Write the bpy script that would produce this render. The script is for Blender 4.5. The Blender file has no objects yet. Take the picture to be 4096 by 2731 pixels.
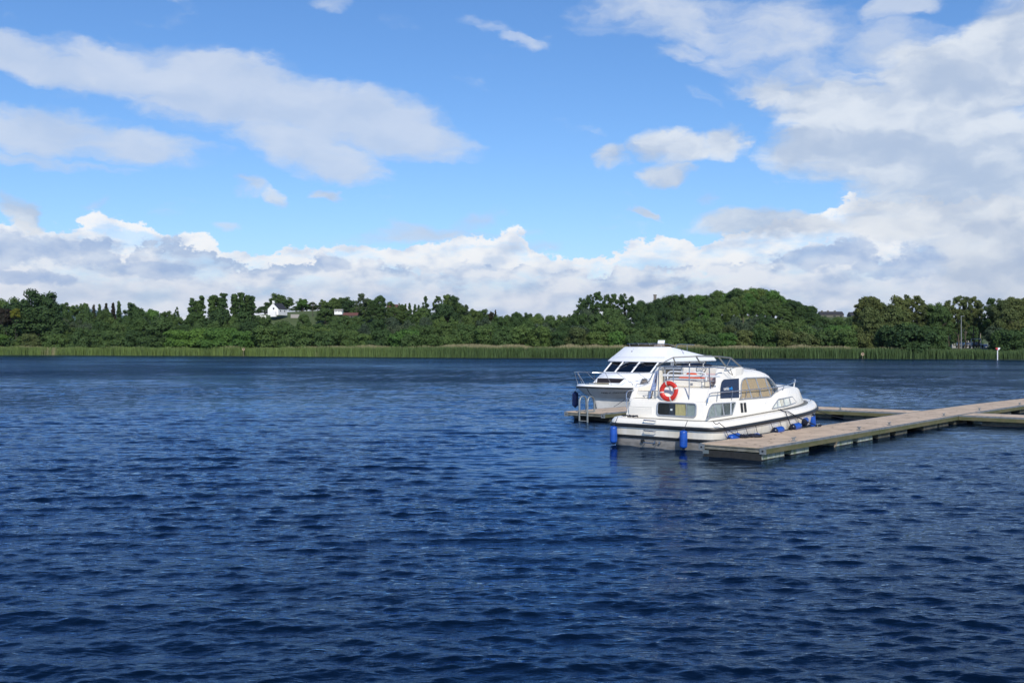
import bpy, math, random
import numpy as np
from mathutils import Vector, Matrix
R = math.radians
rnd = random.Random(7)
scn = bpy.context.scene
COL = scn.collection

# ------------------------------------------------------------------ camera
FPX, CAMH, YH, XC = 4150.0, 3.4, 1376.0, 2048.0
cam_d = bpy.data.cameras.new('camera'); cam = bpy.data.objects.new('camera', cam_d); COL.objects.link(cam)
cam.location = (0, 0, CAMH); cam.rotation_euler = (R(90) + math.atan(10.5 / FPX), 0, 0)
cam_d.sensor_width = 36; cam_d.lens = 36 * FPX / 4096; cam_d.clip_start = .1; cam_d.clip_end = 60000
scn.camera = cam

# ------------------------------------------------------------------ light, exposure
SUN_EL, SUN_AZ = 38.0, 172.0          # azimuth clockwise from the view direction
sun_d = bpy.data.lights.new('sun', 'SUN'); sun_d.energy = 4.0; sun_d.angle = R(.5); sun_d.color = (1, .95, .87)
sun = bpy.data.objects.new('sun', sun_d); COL.objects.link(sun)
sv = Vector((math.sin(R(SUN_AZ)) * math.cos(R(SUN_EL)), math.cos(R(SUN_AZ)) * math.cos(R(SUN_EL)), math.sin(R(SUN_EL))))
sun.rotation_euler = sv.to_track_quat('Z', 'Y').to_euler()
scn.view_settings.view_transform = 'Standard'; scn.view_settings.look = 'None'
scn.view_settings.exposure = 0; scn.view_settings.gamma = 1
scn.cycles.max_bounces = 8; scn.cycles.transparent_max_bounces = 12
scn.cycles.diffuse_bounces = 2; scn.cycles.glossy_bounces = 3

# ------------------------------------------------------------------ node helper
class V:
    """a float socket with arithmetic that adds Math nodes"""
    def __init__(s, nt, k): s.nt, s.k = nt, k
    def op(s, o, *a, clamp=False):
        n = s.nt.nodes.new('ShaderNodeMath'); n.operation = o; n.use_clamp = clamp
        for i, v in enumerate((s,) + a):
            if isinstance(v, V): s.nt.links.new(v.k, n.inputs[i])
            else: n.inputs[i].default_value = v
        return V(s.nt, n.outputs[0])
    def __add__(s, o): return s.op('ADD', o)
    __radd__ = __add__
    def __sub__(s, o): return s.op('SUBTRACT', o)
    def __rsub__(s, o): return (s * -1.0) + o
    def __mul__(s, o): return s.op('MULTIPLY', o)
    __rmul__ = __mul__
    def __truediv__(s, o): return s.op('DIVIDE', o)
    def max(s, o): return s.op('MAXIMUM', o)
    def min(s, o): return s.op('MINIMUM', o)
    def pow(s, o): return s.op('POWER', o)
    def step(s, a, b, lo=0., hi=1.):
        n = s.nt.nodes.new('ShaderNodeMapRange'); n.interpolation_type = 'SMOOTHSTEP'
        s.nt.links.new(s.k, n.inputs['Value'])
        for nm, v in (('From Min', a), ('From Max', b), ('To Min', lo), ('To Max', hi)): 
            if isinstance(v, V): s.nt.links.new(v.k, n.inputs[nm])
            else: n.inputs[nm].default_value = v
        return V(s.nt, n.outputs['Result'])
def vec(nt, x, y, z):
    n = nt.nodes.new('ShaderNodeCombineXYZ')
    for i, v in enumerate((x, y, z)):
        if isinstance(v, V): nt.links.new(v.k, n.inputs[i])
        else: n.inputs[i].default_value = v
    return n.outputs[0]
def noise(nt, v, scale, detail=4, rough=.55, dist=0., col=False):
    n = nt.nodes.new('ShaderNodeTexNoise'); n.inputs['Scale'].default_value = scale
    n.inputs['Detail'].default_value = detail; n.inputs['Roughness'].default_value = rough; n.inputs['Distortion'].default_value = dist
    if v is not None: nt.links.new(v, n.inputs['Vector'])
    return n.outputs['Color'] if col else V(nt, n.outputs[0])
def curve(nt, x, pts, lo, hi, xlo, xhi):
    """piecewise linear lookup through a colour ramp"""
    n = nt.nodes.new('ShaderNodeValToRGB'); cr = n.color_ramp; cr.interpolation = 'EASE'
    f = (x - xlo) * (1 / (xhi - xlo)); nt.links.new(f.k, n.inputs[0])
    pts = sorted(pts)
    for i, (px, py) in enumerate(pts):
        t = (px - xlo) / (xhi - xlo); g = (py - lo) / (hi - lo)
        e = cr.elements[i] if i < 2 else cr.elements.new(t)
        e.position = t; e.color = (g, g, g, 1)
    return V(nt, n.outputs[0]) * (hi - lo) + lo
def mixc(nt, f, a, b, mode='MIX'):
    n = nt.nodes.new('ShaderNodeMix'); n.data_type = 'RGBA'; n.blend_type = mode
    for i, v in ((0, f), (6, a), (7, b)):
        if isinstance(v, V): nt.links.new(v.k, n.inputs[i])
        elif isinstance(v, bpy.types.NodeSocket): nt.links.new(v, n.inputs[i])
        elif i == 0: n.inputs[0].default_value = v
        else: n.inputs[i].default_value = (*v, 1)
    return n.outputs[2]

# ------------------------------------------------------------------ sky with clouds
def px2deg(px, py):
    az = math.atan((px - XC) / FPX); el = math.atan((YH - py) / FPX * math.cos(az))
    return math.degrees(az), math.degrees(el)
def build_world():
    w = bpy.data.worlds.new('World'); scn.world = w; w.use_nodes = True
    nt = w.node_tree; nt.nodes.clear(); L = nt.links.new
    out = nt.nodes.new('ShaderNodeOutputWorld')
    sky = nt.nodes.new('ShaderNodeTexSky'); sky.sky_type = 'NISHITA'; sky.sun_disc = False
    sky.sun_elevation = R(SUN_EL); sky.sun_rotation = R(SUN_AZ); sky.air_density = 1.0; sky.dust_density = .25; sky.ozone_density = 2.6
    hs = nt.nodes.new('ShaderNodeHueSaturation'); hs.inputs['Saturation'].default_value = SKY_SAT; hs.inputs['Value'].default_value = 1.0
    L(mixc(nt, 1.0, sky.outputs[0], (.84, .965, 1.17), 'MULTIPLY'), hs.inputs['Color'])
    bg = nt.nodes.new('ShaderNodeBackground'); bg.inputs[1].default_value = SKY_STR
    gm = nt.nodes.new('ShaderNodeTexCoord'); sep = nt.nodes.new('ShaderNodeSeparateXYZ'); L(gm.outputs['Generated'], sep.inputs[0])
    X, Y, Z = (V(nt, sep.outputs[i]) for i in range(3))
    az = X.op('ARCTAN2', Y) * (180 / math.pi)
    el = Z.op('ARCSINE') * (180 / math.pi)
    # warp
    P = vec(nt, az, el * 1.5, 3.1)
    w1 = noise(nt, P, .22, 5, .6); w2 = noise(nt, vec(nt, az + 40., el * 1.5, 9.), .22, 5, .6)
    az2 = az + (w1 - .5) * 5.0; el2 = el + (w2 - .5) * 2.6
    fb = noise(nt, vec(nt, az2, el2 * 2.0, 0.), .24, 5, .50)          # medium detail
    fb2 = noise(nt, vec(nt, az * .8, el * 2.4, 5.), .9, 6, .6)
    def blobs(lst):
        s = None
        for (px, py, rx, ry, rot, wt) in lst:
            a, e = px2deg(px, py); k = 57.3 / FPX
            rx *= k; ry *= k; c, sn = math.cos(R(rot)), math.sin(R(rot))
            dx = az2 - a; dy = el2 - e
            u = (dx * c - dy * sn) * (1 / rx); v = (dx * sn + dy * c) * (1 / ry)
            g = ((u * u + v * v) * -1.0 + 1.0).max(-1.0) * wt
            s = g if s is None else s.max(g)
        return s
    sheet = blobs([(120, 240, 420, 75, 12, 1), (520, 300, 420, 110, 9, 1), (950, 380, 560, 170, 9, 1.2), (1420, 470, 480, 140, 9, 1.2), (1230, 580, 330, 120, 10, 1), (1340, 650, 260, 90, 8, 1), (1600, 520, 330, 110, 8, .9), (1700, 945, 430, 38, -3, .55), (1890, 885, 90, 40, -18, .5), (2150, 1000, 200, 24, 0, .4),
                   (150, 520, 480, 100, 3, 1), (520, 580, 330, 80, 4, .9), (150, 640, 380, 22, 3, .35),
                   (2700, 70, 420, 130, 8, .7), (2720, 215, 200, 45, 0, .5), (3120, 130, 340, 190, 0, .6), (3250, 290, 330, 90, 0, .6), (3610, 30, 130, 55, -12, .9), (3550, 190, 200, 90, 0, .7),
                   (1310, 15, 80, 30, 0, .4), (1920, 110, 110, 34, 15, .45), (2080, 185, 120, 26, 8, .4)])
    puffs = blobs([(980, 735, 95, 40, 8, .8), (1085, 775, 70, 30, 30, .55), (1340, 780, 75, 28, 18, .6), (320, 812, 60, 22, 0, .35), (930, 890, 50, 18, 0, .35),
                   (2470, 620, 120, 60, -5, .75), (2640, 570, 130, 65, -8, .85), (2920, 555, 110, 90, 0, 1), (2760, 590, 190, 60, 0, .7), (2690, 685, 100, 46, 0, .75), (2835, 785, 60, 48, 0, .5), (2585, 848, 62, 26, 35, .75),
                   (3080, 355, 130, 80, 0, .8), (3340, 400, 300, 130, 0, 1), (3300, 560, 250, 150, 0, .9), (3560, 560, 420, 190, 0, 1.2), (3820, 380, 440, 230, 0, 1.3), (4080, 220, 260, 240, 0, 1.3), (4000, 640, 620, 210, 0, 1.3),
                   (4150, 60, 120, 200, 0, 1), (3950, 820, 560, 170, 0, 1.3), (3700, 800, 260, 110, 0, .9), (4150, 1000, 420, 300, 0, 1.2),
                   (2950, 890, 250, 70, 0, 1.1), (3250, 880, 160, 50, 0, .9), (60, 850, 70, 75, 0, 1)])
    # generic cover for the rest of the sky (overhead and behind the camera)
    gen = noise(nt, vec(nt, X / (Z.max(.03) + .25), Y / (Z.max(.03) + .25), 2.), 1.1, 6, .58)
    up = el.step(20., 30.) .max(az.op('ABSOLUTE').step(30., 38.))
    bias = X.step(-.2, .7, -.14, .10)
    genm = (gen + bias).step(.56, .80) * up
    wisp = noise(nt, vec(nt, az2 * .8 + el * .5, el2 * 3.2, 60.), .5, 5, .55)
    d_sheet = (sheet + (fb - .5) * 1.5 + (wisp - .5) * .9).step(-.15, .85) * .80
    d_puff = (puffs + (fb - .5) * 2.1 + (wisp - .5) * .6).step(-.12, .75) * .88
    # light on the sheets and puffs: soft lumps
    lum = (noise(nt, vec(nt, az2, el2 * 1.9, 21.), .22, 6, .5) - .5) * 1.1
    # relief: density difference towards the light (above)
    fbu = noise(nt, vec(nt, az2 + .6, (el2 + .9) * 2.0, 0.), .24, 5, .50)
    relief = (fb - fbu) * 1.1
    sh = (relief + lum + .48).step(0., 1.)
    c_sheet = mixc(nt, sh, (.55, .65, .82), (.73, .79, .89))
    lowp = el.step(2., 15., .12, 0.)
    c_puff = mixc(nt, ((sh - lowp) * 1.0).step(.0, .9), (.50, .59, .74), (.85, .89, .93))
    c_gen = mixc(nt, sh, (.30, .35, .45), (.75, .78, .84))
    # horizon cumulus in three banks
    bill = noise(nt, vec(nt, az, el * 1.35, 12.), .55, 7, .62)
    bill2 = noise(nt, vec(nt, az + 11., el * 1.35, 30.), .75, 7, .62)
    def bank(pts, nz, amp, soft, off=0.):
        D = []
        for px, py in pts: D.append(px2deg(px, py))
        top = curve(nt, az, D, -1., 16., -33., 33.)
        h = top + off + (nz - .5) * amp - el
        return h, h.step(0., soft)
    A = [(-300, 860), (0, 930), (150, 940), (250, 905), (400, 890), (560, 900), (700, 925), (830, 965), (900, 1035), (1050, 1020), (1280, 1000), (1500, 985), (1750, 985), (1950, 955), (2080, 945), (2130, 1010), (2250, 1025), (2380, 1060), (2430, 1055), (2515, 965), (2550, 945), (2620, 985), (2700, 990), (2800, 985), (2920, 945), (3050, 925), (3200, 880), (3400, 830), (3700, 820), (4300, 780)]
    B = [(-300, 850), (0, 905), (110, 895), (200, 925), (300, 1010), (350, 960), (430, 960), (490, 1050), (560, 990), (700, 970), (800, 1005), (950, 1060), (1200, 1060), (1300, 1015), (1420, 1040), (1600, 1085), (1900, 1080), (2250, 1090), (2700, 1085), (3050, 1075), (3160, 1010), (3250, 975), (3370, 955), (3450, 1000), (3560, 1060), (3650, 1010), (3800, 1000), (4300, 900)]
    C = [(-300, 1060), (0, 1080), (300, 1130), (600, 1105), (1000, 1150), (1500, 1120), (2000, 1160), (2500, 1130), (3000, 1160), (3500, 1110), (4300, 1080)]
    hA, mA = bank(A, bill, 3.2, .22, .25); hB, mB = bank(B, bill2, 3.0, .25, .2); hC, mC = bank(C, bill, 2.6, .5, .2)
    sA = noise(nt, vec(nt, az, el * 1.7, 12.), .42, 4, .5); sA2 = noise(nt, vec(nt, az - .5, (el + .5) * 1.7, 12.), .42, 4, .5)
    sB = noise(nt, vec(nt, az + 11., el * 1.7, 30.), .50, 4, .5); sB2 = noise(nt, vec(nt, az + 10.5, (el + .5) * 1.7, 30.), .50, 4, .5)
    rA = (sA - sA2) * 2.4 + (bill - .5) * .5; rB = (sB - sB2) * 2.4 + (bill2 - .5) * .5
    cA = mixc(nt, (rA + .80 - hA * .10).step(0., 1.), (.62, .73, .90), (1.06, 1.06, 1.05))
    tone = (noise(nt, vec(nt, az * .7, el * 1.7, 50.), .2, 4, .5) - .5) * 2.6
    cB = mixc(nt, (rB + .42 + tone + hB * .10).step(0., 1.), (.45, .58, .80), (.95, .98, 1.02))
    cC = mixc(nt, (rA + .60 + tone * .6).step(0., 1.), (.56, .67, .85), (.96, .98, 1.02))
    dens = None
    col = hs.outputs[0]
    cur = None; alpha = None
    dark_ = None
    for (px_, py_, rx, ry) in [(40, 1000, 170, 80), (250, 1010, 110, 62), (390, 1012, 110, 60), (140, 1110, 160, 35), (1330, 1050, 100, 36), (620, 1090, 160, 40), (3240, 1035, 150, 52), (3390, 1000, 110, 60), (3540, 1070, 130, 50), (3760, 1030, 210, 85), (4020, 1070, 240, 80), (3900, 920, 200, 50)]:
        a_, e_ = px2deg(px_, py_); k_ = 57.3 / FPX; dx = (az - a_) * (1 / rx / k_); dyy = (el - e_) * (1 / ry / k_)
        g_ = ((dx * dx + dyy * dyy) * -1. + 1.).max(-1.); dark_ = g_ if dark_ is None else dark_.max(g_)
    d_dark = (dark_ * .8 + (bill2 - .5) * 3.2 + .05).step(0., .55) * .72
    c_dark = mixc(nt, (rB * .6 + .35).step(0., 1.), (.38, .52, .78), (.75, .84, .96))
    gap = noise(nt, vec(nt, az * .8, el * 2.2, 80.), .35, 5, .55).step(.36, .56, .45, 1.)
    mA = mA * gap.max(hA.step(1.2, .3)); mB = mB * gap.max(hB.step(1., .25))
    layers = [(mA * .97, cA), (d_sheet, c_sheet), (mB * .93, cB), (mC * .62, cC), (d_dark, c_dark), (d_puff, c_puff), (genm * .9, c_gen)]
    cur = layers[0][1]; alpha = layers[0][0]
    for m, c in layers[1:]:
        # premixed 'over': colour weight m/(m + alpha*(1-m))
        na = m + alpha * (1. - m)
        cur = mixc(nt, m / na.max(.001), cur, c); alpha = na
    hz = el.step(-1., .3)
    bg2 = nt.nodes.new('ShaderNodeBackground'); bg2.inputs[1].default_value = 1.0
    L(cur, bg2.inputs[0]); L(hs.outputs[0], bg.inputs[0])
    mx = nt.nodes.new('ShaderNodeMixShader'); L((alpha.min(1.) * hz).k, mx.inputs[0]); L(bg.outputs[0], mx.inputs[1]); L(bg2.outputs[0], mx.inputs[2])
    L(mx.outputs[0], out.inputs[0])
    w.cycles.sampling_method = 'MANUAL'; w.cycles.sample_map_resolution = 512
SKY_STR, SKY_SAT = .122, 1.10
build_world()

# ------------------------------------------------------------------ materials
MATS = {}
def mat(name, col, rough=.5, metal=0., spec=.5, var=0., vscale=8., col2=None, bump=0., bscale=30., alpha=None, trans=0., coat=0., stretch=(1, 1, 1), detail=5, objvar=0.):
    if name in MATS: return MATS[name]
    m = bpy.data.materials.new(name); m.use_nodes = True; nt = m.node_tree; b = nt.nodes['Principled BSDF']
    b.inputs['Roughness'].default_value = rough; b.inputs['Metallic'].default_value = metal; b.inputs['Specular IOR Level'].default_value = spec
    b.inputs['Coat Weight'].default_value = coat
    tc = nt.nodes.new('ShaderNodeTexCoord'); mp = nt.nodes.new('ShaderNodeMapping'); nt.links.new(tc.outputs['Object'], mp.inputs[0]); mp.inputs['Scale'].default_value = stretch
    v = mp.outputs[0]
    c = None
    f = noise(nt, v, vscale, detail, .6)
    c2 = col2 or tuple(x * (1 - var) for x in col)
    c = mixc(nt, f.step(.35, .68), col, c2)
    if objvar:
        oi = nt.nodes.new('ShaderNodeObjectInfo'); rv = V(nt, oi.outputs['Random'])
        c = mixc(nt, rv.step(0., 1., 0., objvar), c, tuple(x * .5 for x in col))
    nt.links.new(c, b.inputs['Base Color'])
    rr = f * .2 + (rough - .1); nt.links.new(rr.max(.02).k, b.inputs['Roughness'])
    if bump:
        bn = nt.nodes.new('ShaderNodeBump'); bn.inputs['Strength'].default_value = bump; bn.inputs['Distance'].default_value = .02
        h = noise(nt, v, bscale, 4); nt.links.new(h.k, bn.inputs['Height']); nt.links.new(bn.outputs[0], b.inputs['Normal'])
    if alpha is not None: b.inputs['Alpha'].default_value = alpha
    if trans: b.inputs['Transmission Weight'].default_value = trans
    MATS[name] = m; return m
GEL = mat('cream_gelcoat', (.90, .845, .735), .28, var=.04, vscale=1.3, coat=.3)
GEL2 = mat('white_gelcoat', (.88, .88, .87), .25, var=.04, vscale=1.2, coat=.3)
GELD = mat('weathered_hull_white', (.86, .84, .79), .4, var=.12, vscale=2.5)
GELH = mat('hull_gelcoat', (.88, .83, .73), .3, col2=(.74, .68, .55), vscale=1.1, stretch=(2.2, 2.2, .35), coat=.2, detail=6)
BOOT = mat('grey_bottom_paint', (.33, .31, .28), .55, var=.35, vscale=3., stretch=(1, 1, 3))
BLK = mat('black_rubber', (.018, .02, .022), .45, var=.3)
BLU = mat('blue_vinyl', (.012, .085, .42), .38, var=.3, vscale=5)
BLUD = mat('dark_blue_vinyl', (.008, .025, .12), .4, var=.3)
NAVY = mat('navy_vinyl', (.006, .012, .035), .3, var=.2)
NAVYP = mat('navy_paint', (.007, .016, .05), .25, var=.1)
STEEL = mat('stainless_steel', (.62, .63, .64), .28, metal=1., var=.1)
ALU = mat('grey_aluminium', (.46, .48, .50), .4, metal=.6, var=.15)
GALV = mat('galvanised_steel', (.30, .32, .32), .5, metal=.5, var=.35, vscale=5)
RED = mat('red_plastic', (.62, .035, .02), .38, var=.12)
TAPE = mat('reflective_tape', (.62, .58, .52), .35, var=.1)
ORANGE = mat('orange_fabric', (.75, .10, .02), .7, var=.3, vscale=14)
ROPE = mat('dark_rope', (.012, .016, .035), .8, var=.4, vscale=60)
ROPEL = mat('pale_rope', (.35, .32, .24), .8, var=.3, vscale=60)
CURT = mat('cream_curtain', (.52, .36, .20), .85, var=.25, vscale=7, stretch=(1, 6, .5))
CURTY = mat('yellow_curtain', (.50, .42, .20), .85, var=.3, vscale=9, stretch=(6, 6, .5))
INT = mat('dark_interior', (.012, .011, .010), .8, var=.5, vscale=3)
INTG = mat('pale_interior', (.10, .12, .115), .7, var=.4, vscale=3)
DECKG = mat('grey_nonslip', (.16, .17, .165), .8, var=.2, vscale=40)
WHITEP = mat('white_paint', (.80, .80, .78), .4, var=.06)
SEATC = mat('pale_cushion', (.55, .56, .58), .7, var=.15)
PINKC = mat('pink_cushion', (.62, .45, .42), .7, var=.15)
FLAGM = mat('flag_cloth', (.15, .22, .45), .85, var=.1, vscale=3, col2=(.42, .48, .62), stretch=(2, 2, 5))
BROWN = mat('brown_varnish', (.10, .055, .03), .4, var=.3)
SCREEN = mat('dotted_screen', (.035, .025, .02), .35, var=.6, vscale=26)
def glass_mat(name, tint, alpha, ior=1.22):
    m = bpy.data.materials.new(name); m.use_nodes = True; nt = m.node_tree; nt.nodes.clear()
    o = nt.nodes.new('ShaderNodeOutputMaterial'); g = nt.nodes.new('ShaderNodeBsdfGlossy'); g.inputs['Roughness'].default_value = .03; g.inputs['Color'].default_value = (1, 1, 1, 1)
    t = nt.nodes.new('ShaderNodeBsdfTransparent'); t.inputs[0].default_value = (*tint, 1)
    fr = nt.nodes.new('ShaderNodeFresnel'); fr.inputs[0].default_value = ior
    mx = nt.nodes.new('ShaderNodeMixShader'); ge = nt.nodes.new('ShaderNodeNewGeometry'); f = V(nt, fr.outputs[0]) * (1.0 - V(nt, ge.outputs['Backfacing'])) + alpha
    nt.links.new(f.min(1.).k, mx.inputs[0]); nt.links.new(t.outputs[0], mx.inputs[1]); nt.links.new(g.outputs[0], mx.inputs[2]); nt.links.new(mx.outputs[0], o.inputs[0])
    return m
GLASS = glass_mat('clear_pane', (.95, .97, .97), .0)
GLASSD = glass_mat('tinted_pane', (.32, .36, .42), .05)
# pontoon
PDECK = mat('pinkish_concrete_deck', (.60, .455, .32), .85, var=.28, vscale=1.6, bump=.3, bscale=60)
TIMBER = mat('algae_timber', (.13, .115, .055), .8, col2=(.075, .085, .03), vscale=2.2, stretch=(1, .6, 2), bump=.4)
ENDB = mat('grey_end_beam', (.20, .195, .165), .7, col2=(.12, .12, .09), vscale=4)
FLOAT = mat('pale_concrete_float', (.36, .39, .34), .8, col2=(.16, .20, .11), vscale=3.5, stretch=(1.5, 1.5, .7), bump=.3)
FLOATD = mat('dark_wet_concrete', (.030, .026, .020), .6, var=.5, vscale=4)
LEAFL = mat('dead_leaf', (.07, .045, .03), .8, var=.4)
CHAIN = mat('rusty_chain', (.30, .25, .18), .7, var=.3)

# ------------------------------------------------------------------ mesh helpers
class MB:
    def __init__(s): s.v, s.f = [], []
    def add(s, vs, fs):
        o = len(s.v); s.v += [tuple(p) for p in vs]; s.f += [tuple(i + o for i in f) for f in fs]; return s
    def box(s, c, d, M=None, bev=0.):
        x, y, z = (k / 2 for k in d)
        if bev:
            b = min(bev, x * .9, y * .9, z * .9); P = []; 
            for sz, zz in ((0, -z), (1, -z + b), (1, z - b), (0, z)):
                X, Y = (x, y) if sz else (x - b, y - b)
                P.append([(-X + b, -Y), (X - b, -Y), (X, -Y + b), (X, Y - b), (X - b, Y), (-X + b, Y), (-X, Y - b), (-X, -Y + b)] if 1 else None)
                P[-1] = [(px, py, zz) for px, py in P[-1]]
            vs = [p for r in P for p in r]; fs = [tuple(range(7, -1, -1)), tuple(range(24, 32))]
            for r in range(3):
                for i in range(8): j = (i + 1) % 8; fs.append((r * 8 + i, r * 8 + j, r * 8 + 8 + j, r * 8 + 8 + i))
        else:
            vs = [(a * x, b * y, c_ * z) for a in (-1, 1) for b in (-1, 1) for c_ in (-1, 1)]
            fs = [(0, 1, 3, 2), (4, 6, 7, 5), (0, 4, 5, 1), (2, 3, 7, 6), (0, 2, 6, 4), (1, 5, 7, 3)]
        vs = [Vector(p) for p in vs]
        if M is not None: vs = [M @ p for p in vs]
        C = Vector(c); return s.add([p + C for p in vs], fs)
    def tube(s, pts, r, n=8, closed=False, cap=True):
        pts = [Vector(p) for p in pts]; N = len(pts); rings = []; up = None
        for i, p in enumerate(pts):
            a = pts[(i - 1) % N] if (closed or i > 0) else p; b = pts[(i + 1) % N] if (closed or i < N - 1) else p
            t = (b - a).normalized()
            if up is None or abs(up.dot(t)) > .98: up = Vector((0, 0, 1)) if abs(t.z) < .9 else Vector((1, 0, 0))
            x = t.cross(up).normalized(); y = x.cross(t).normalized(); up = y
            rr = r[i] if isinstance(r, list) else r
            ry = rr[1] if isinstance(rr, tuple) else rr; rx = rr[0] if isinstance(rr, tuple) else rr
            rings.append([p + x * (rx * math.cos(k / n * 2 * math.pi)) + y * (ry * math.sin(k / n * 2 * math.pi)) for k in range(n)])
        return s.loft(rings, closed, cap)
    def loft(s, rings, closed=False, cap=True, ringclosed=True):
        n = len(rings[0]); N = len(rings); vs = [p for r in rings for p in r]; fs = []
        for i in range(N if closed else N - 1):
            j = (i + 1) % N
            for k in range(n if ringclosed else n - 1):
                l = (k + 1) % n; fs.append((i * n + k, i * n + l, j * n + l, j * n + k))
        if cap and not closed: fs.append(tuple(range(n - 1, -1, -1))); fs.append(tuple((N - 1) * n + k for k in range(n)))
        return s.add(vs, fs)
    def prism(s, poly, fn, t0, t1):
        """poly of 2-D points mapped by fn(p, depth)"""
        n = len(poly); vs = [fn(p, t0) for p in poly] + [fn(p, t1) for p in poly]
        fs = [tuple(range(n)), tuple(range(2 * n - 1, n - 1, -1))] + [(i, i + n, (i + 1) % n + n, (i + 1) % n) for i in range(n)]
        return s.add(vs, fs)
    def build(s, name, m, parent=None, smooth=False, bevel=0., seg=2):
        me = bpy.data.meshes.new(name); me.from_pydata(s.v, [], s.f); me.materials.append(m); me.update()
        import bmesh
        bm = bmesh.new(); bm.from_mesh(me); bmesh.ops.recalc_face_normals(bm, faces=bm.faces); bm.to_mesh(me); bm.free()
        o = bpy.data.objects.new(name, me); COL.objects.link(o)
        if parent is not None: o.parent = parent
        if smooth:
            me.polygons.foreach_set('use_smooth', [True] * len(me.polygons))
            try: me.set_sharp_from_angle(angle=R(38))
            except Exception: pass
        if bevel:
            md = o.modifiers.new('bevel', 'BEVEL'); md.width = bevel; md.segments = seg; md.limit_method = 'ANGLE'; md.angle_limit = R(40)
        return o
def tag(o, label=None, cat=None, group=None, kind=None):
    if label: o['label'] = label
    if cat: o['category'] = cat
    if group: o['group'] = group
    if kind: o['kind'] = kind
    return o
def empty(name, loc=(0, 0, 0), rz=0.):
    o = bpy.data.objects.new(name, None); COL.objects.link(o); o.location = loc; o.rotation_euler = (0, 0, rz); o.empty_display_size = .5; return o
def glyphs(mb, body, M, size, shear=0., ext=.003, xs=1.):
    """add lettering as mesh to mb; returns its width"""
    cu = bpy.data.curves.new('glyphs', 'FONT'); cu.body = body; cu.size = size; cu.extrude = ext; cu.shear = shear; cu.resolution_u = 3
    o = bpy.data.objects.new('glyphs', cu); me = o.to_mesh(); M = M @ Matrix.Diagonal((xs, 1, 1, 1))
    wd = max([v.co.x for v in me.vertices], default=0) * xs
    mb.add([M @ v.co for v in me.vertices], [tuple(p.vertices) for p in me.polygons])
    o.to_mesh_clear(); bpy.data.objects.remove(o); bpy.data.curves.remove(cu); return wd
def at(px, py, D):
    """a point at distance D (metres ahead) seen at pixel px, py of the photograph"""
    return Vector(((px - XC) / FPX * D, D, CAMH - (py - YH) / FPX * D))
# marina frame: s runs along the walkway, t to its right
MA = R(40); UU = Vector((math.sin(MA), math.cos(MA), 0)); VV = Vector((math.cos(MA), -math.sin(MA), 0)); W0 = Vector((5.73, 31.6, 0))
def mar(s, t, z=0.): return W0 + UU * s + VV * t + Vector((0, 0, z))

# ------------------------------------------------------------------ terrain
SHORE = [(-6000, 3200), (-900, 620), (-260, 345), (-158, 318), (-110, 304), (-73, 288), (-40, 268), (-10, 254), (20, 248), (68, 243), (95, 233), (111, 225), (150, 214), (220, 205), (600, 190), (6000, 700)]
def shoreY(x):
    for (a, b), (c, d) in zip(SHORE, SHORE[1:]):
        if x <= c: return b + (d - b) * (x - a) / (c - a)
    return SHORE[-1][1]
def ground(x, y):
    d = y - shoreY(x)
    g = lambda cx, cy, sx, sy, h: h * math.exp(-((x - cx) / sx) ** 2 - ((y - cy) / sy) ** 2)
    h = .25 + 1.0 * min(1, max(0, d) / 25)
    if d < 0: return -1.0 - .02 * abs(d)
    if d < 3: h = -.6 + d / 3 * .9
    k = min(1, max(0, (d - 45) / 60))
    h += k * (g(-100, 475, 75, 70, 15.5) + g(-10, 500, 60, 60, 11.) + g(86, 395, 42, 60, 12.5) + g(190, 620, 120, 120, 18) + g(-300, 700, 200, 150, 10))
    h += 1.2 * math.exp(-((x - 120) / 14) ** 2 - ((y - 268) / 18) ** 2)
    h += .4 * math.sin(x * .07 + 1) * min(1, max(0, d / 60))
    return h
def build_terrain():
    xs = [-6000, -3500, -2000, -1200, -800, -500, -380] + [i * 8 for i in range(-37, 38)] + [380, 500, 800, 1200, 2000, 3500, 6000]
    ds = [-6, 0, 1.2, 3, 6, 12, 20, 30, 40] + [50 + i * 12 for i in range(34)] + [520, 700, 1000, 1600, 2600, 4000, 7000, 12000, 20000]
    mb = MB(); vs = []
    for x in xs:
        for d in ds:
            y = shoreY(x) + d; vs.append((x, y, ground(x, y)))
    n = len(ds); fs = [(i * n + j, (i + 1) * n + j, (i + 1) * n + j + 1, i * n + j + 1) for i in range(len(xs) - 1) for j in range(n - 1)]
    mb.add(vs, fs)
    gm = mat('meadow_green', (.085, .115, .026), .9, col2=(.060, .085, .020), vscale=.05, detail=8)
    o = mb.build('ground', gm, smooth=True); tag(o, 'green far bank rising behind the reeds', kind='structure')
build_terrain()
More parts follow.
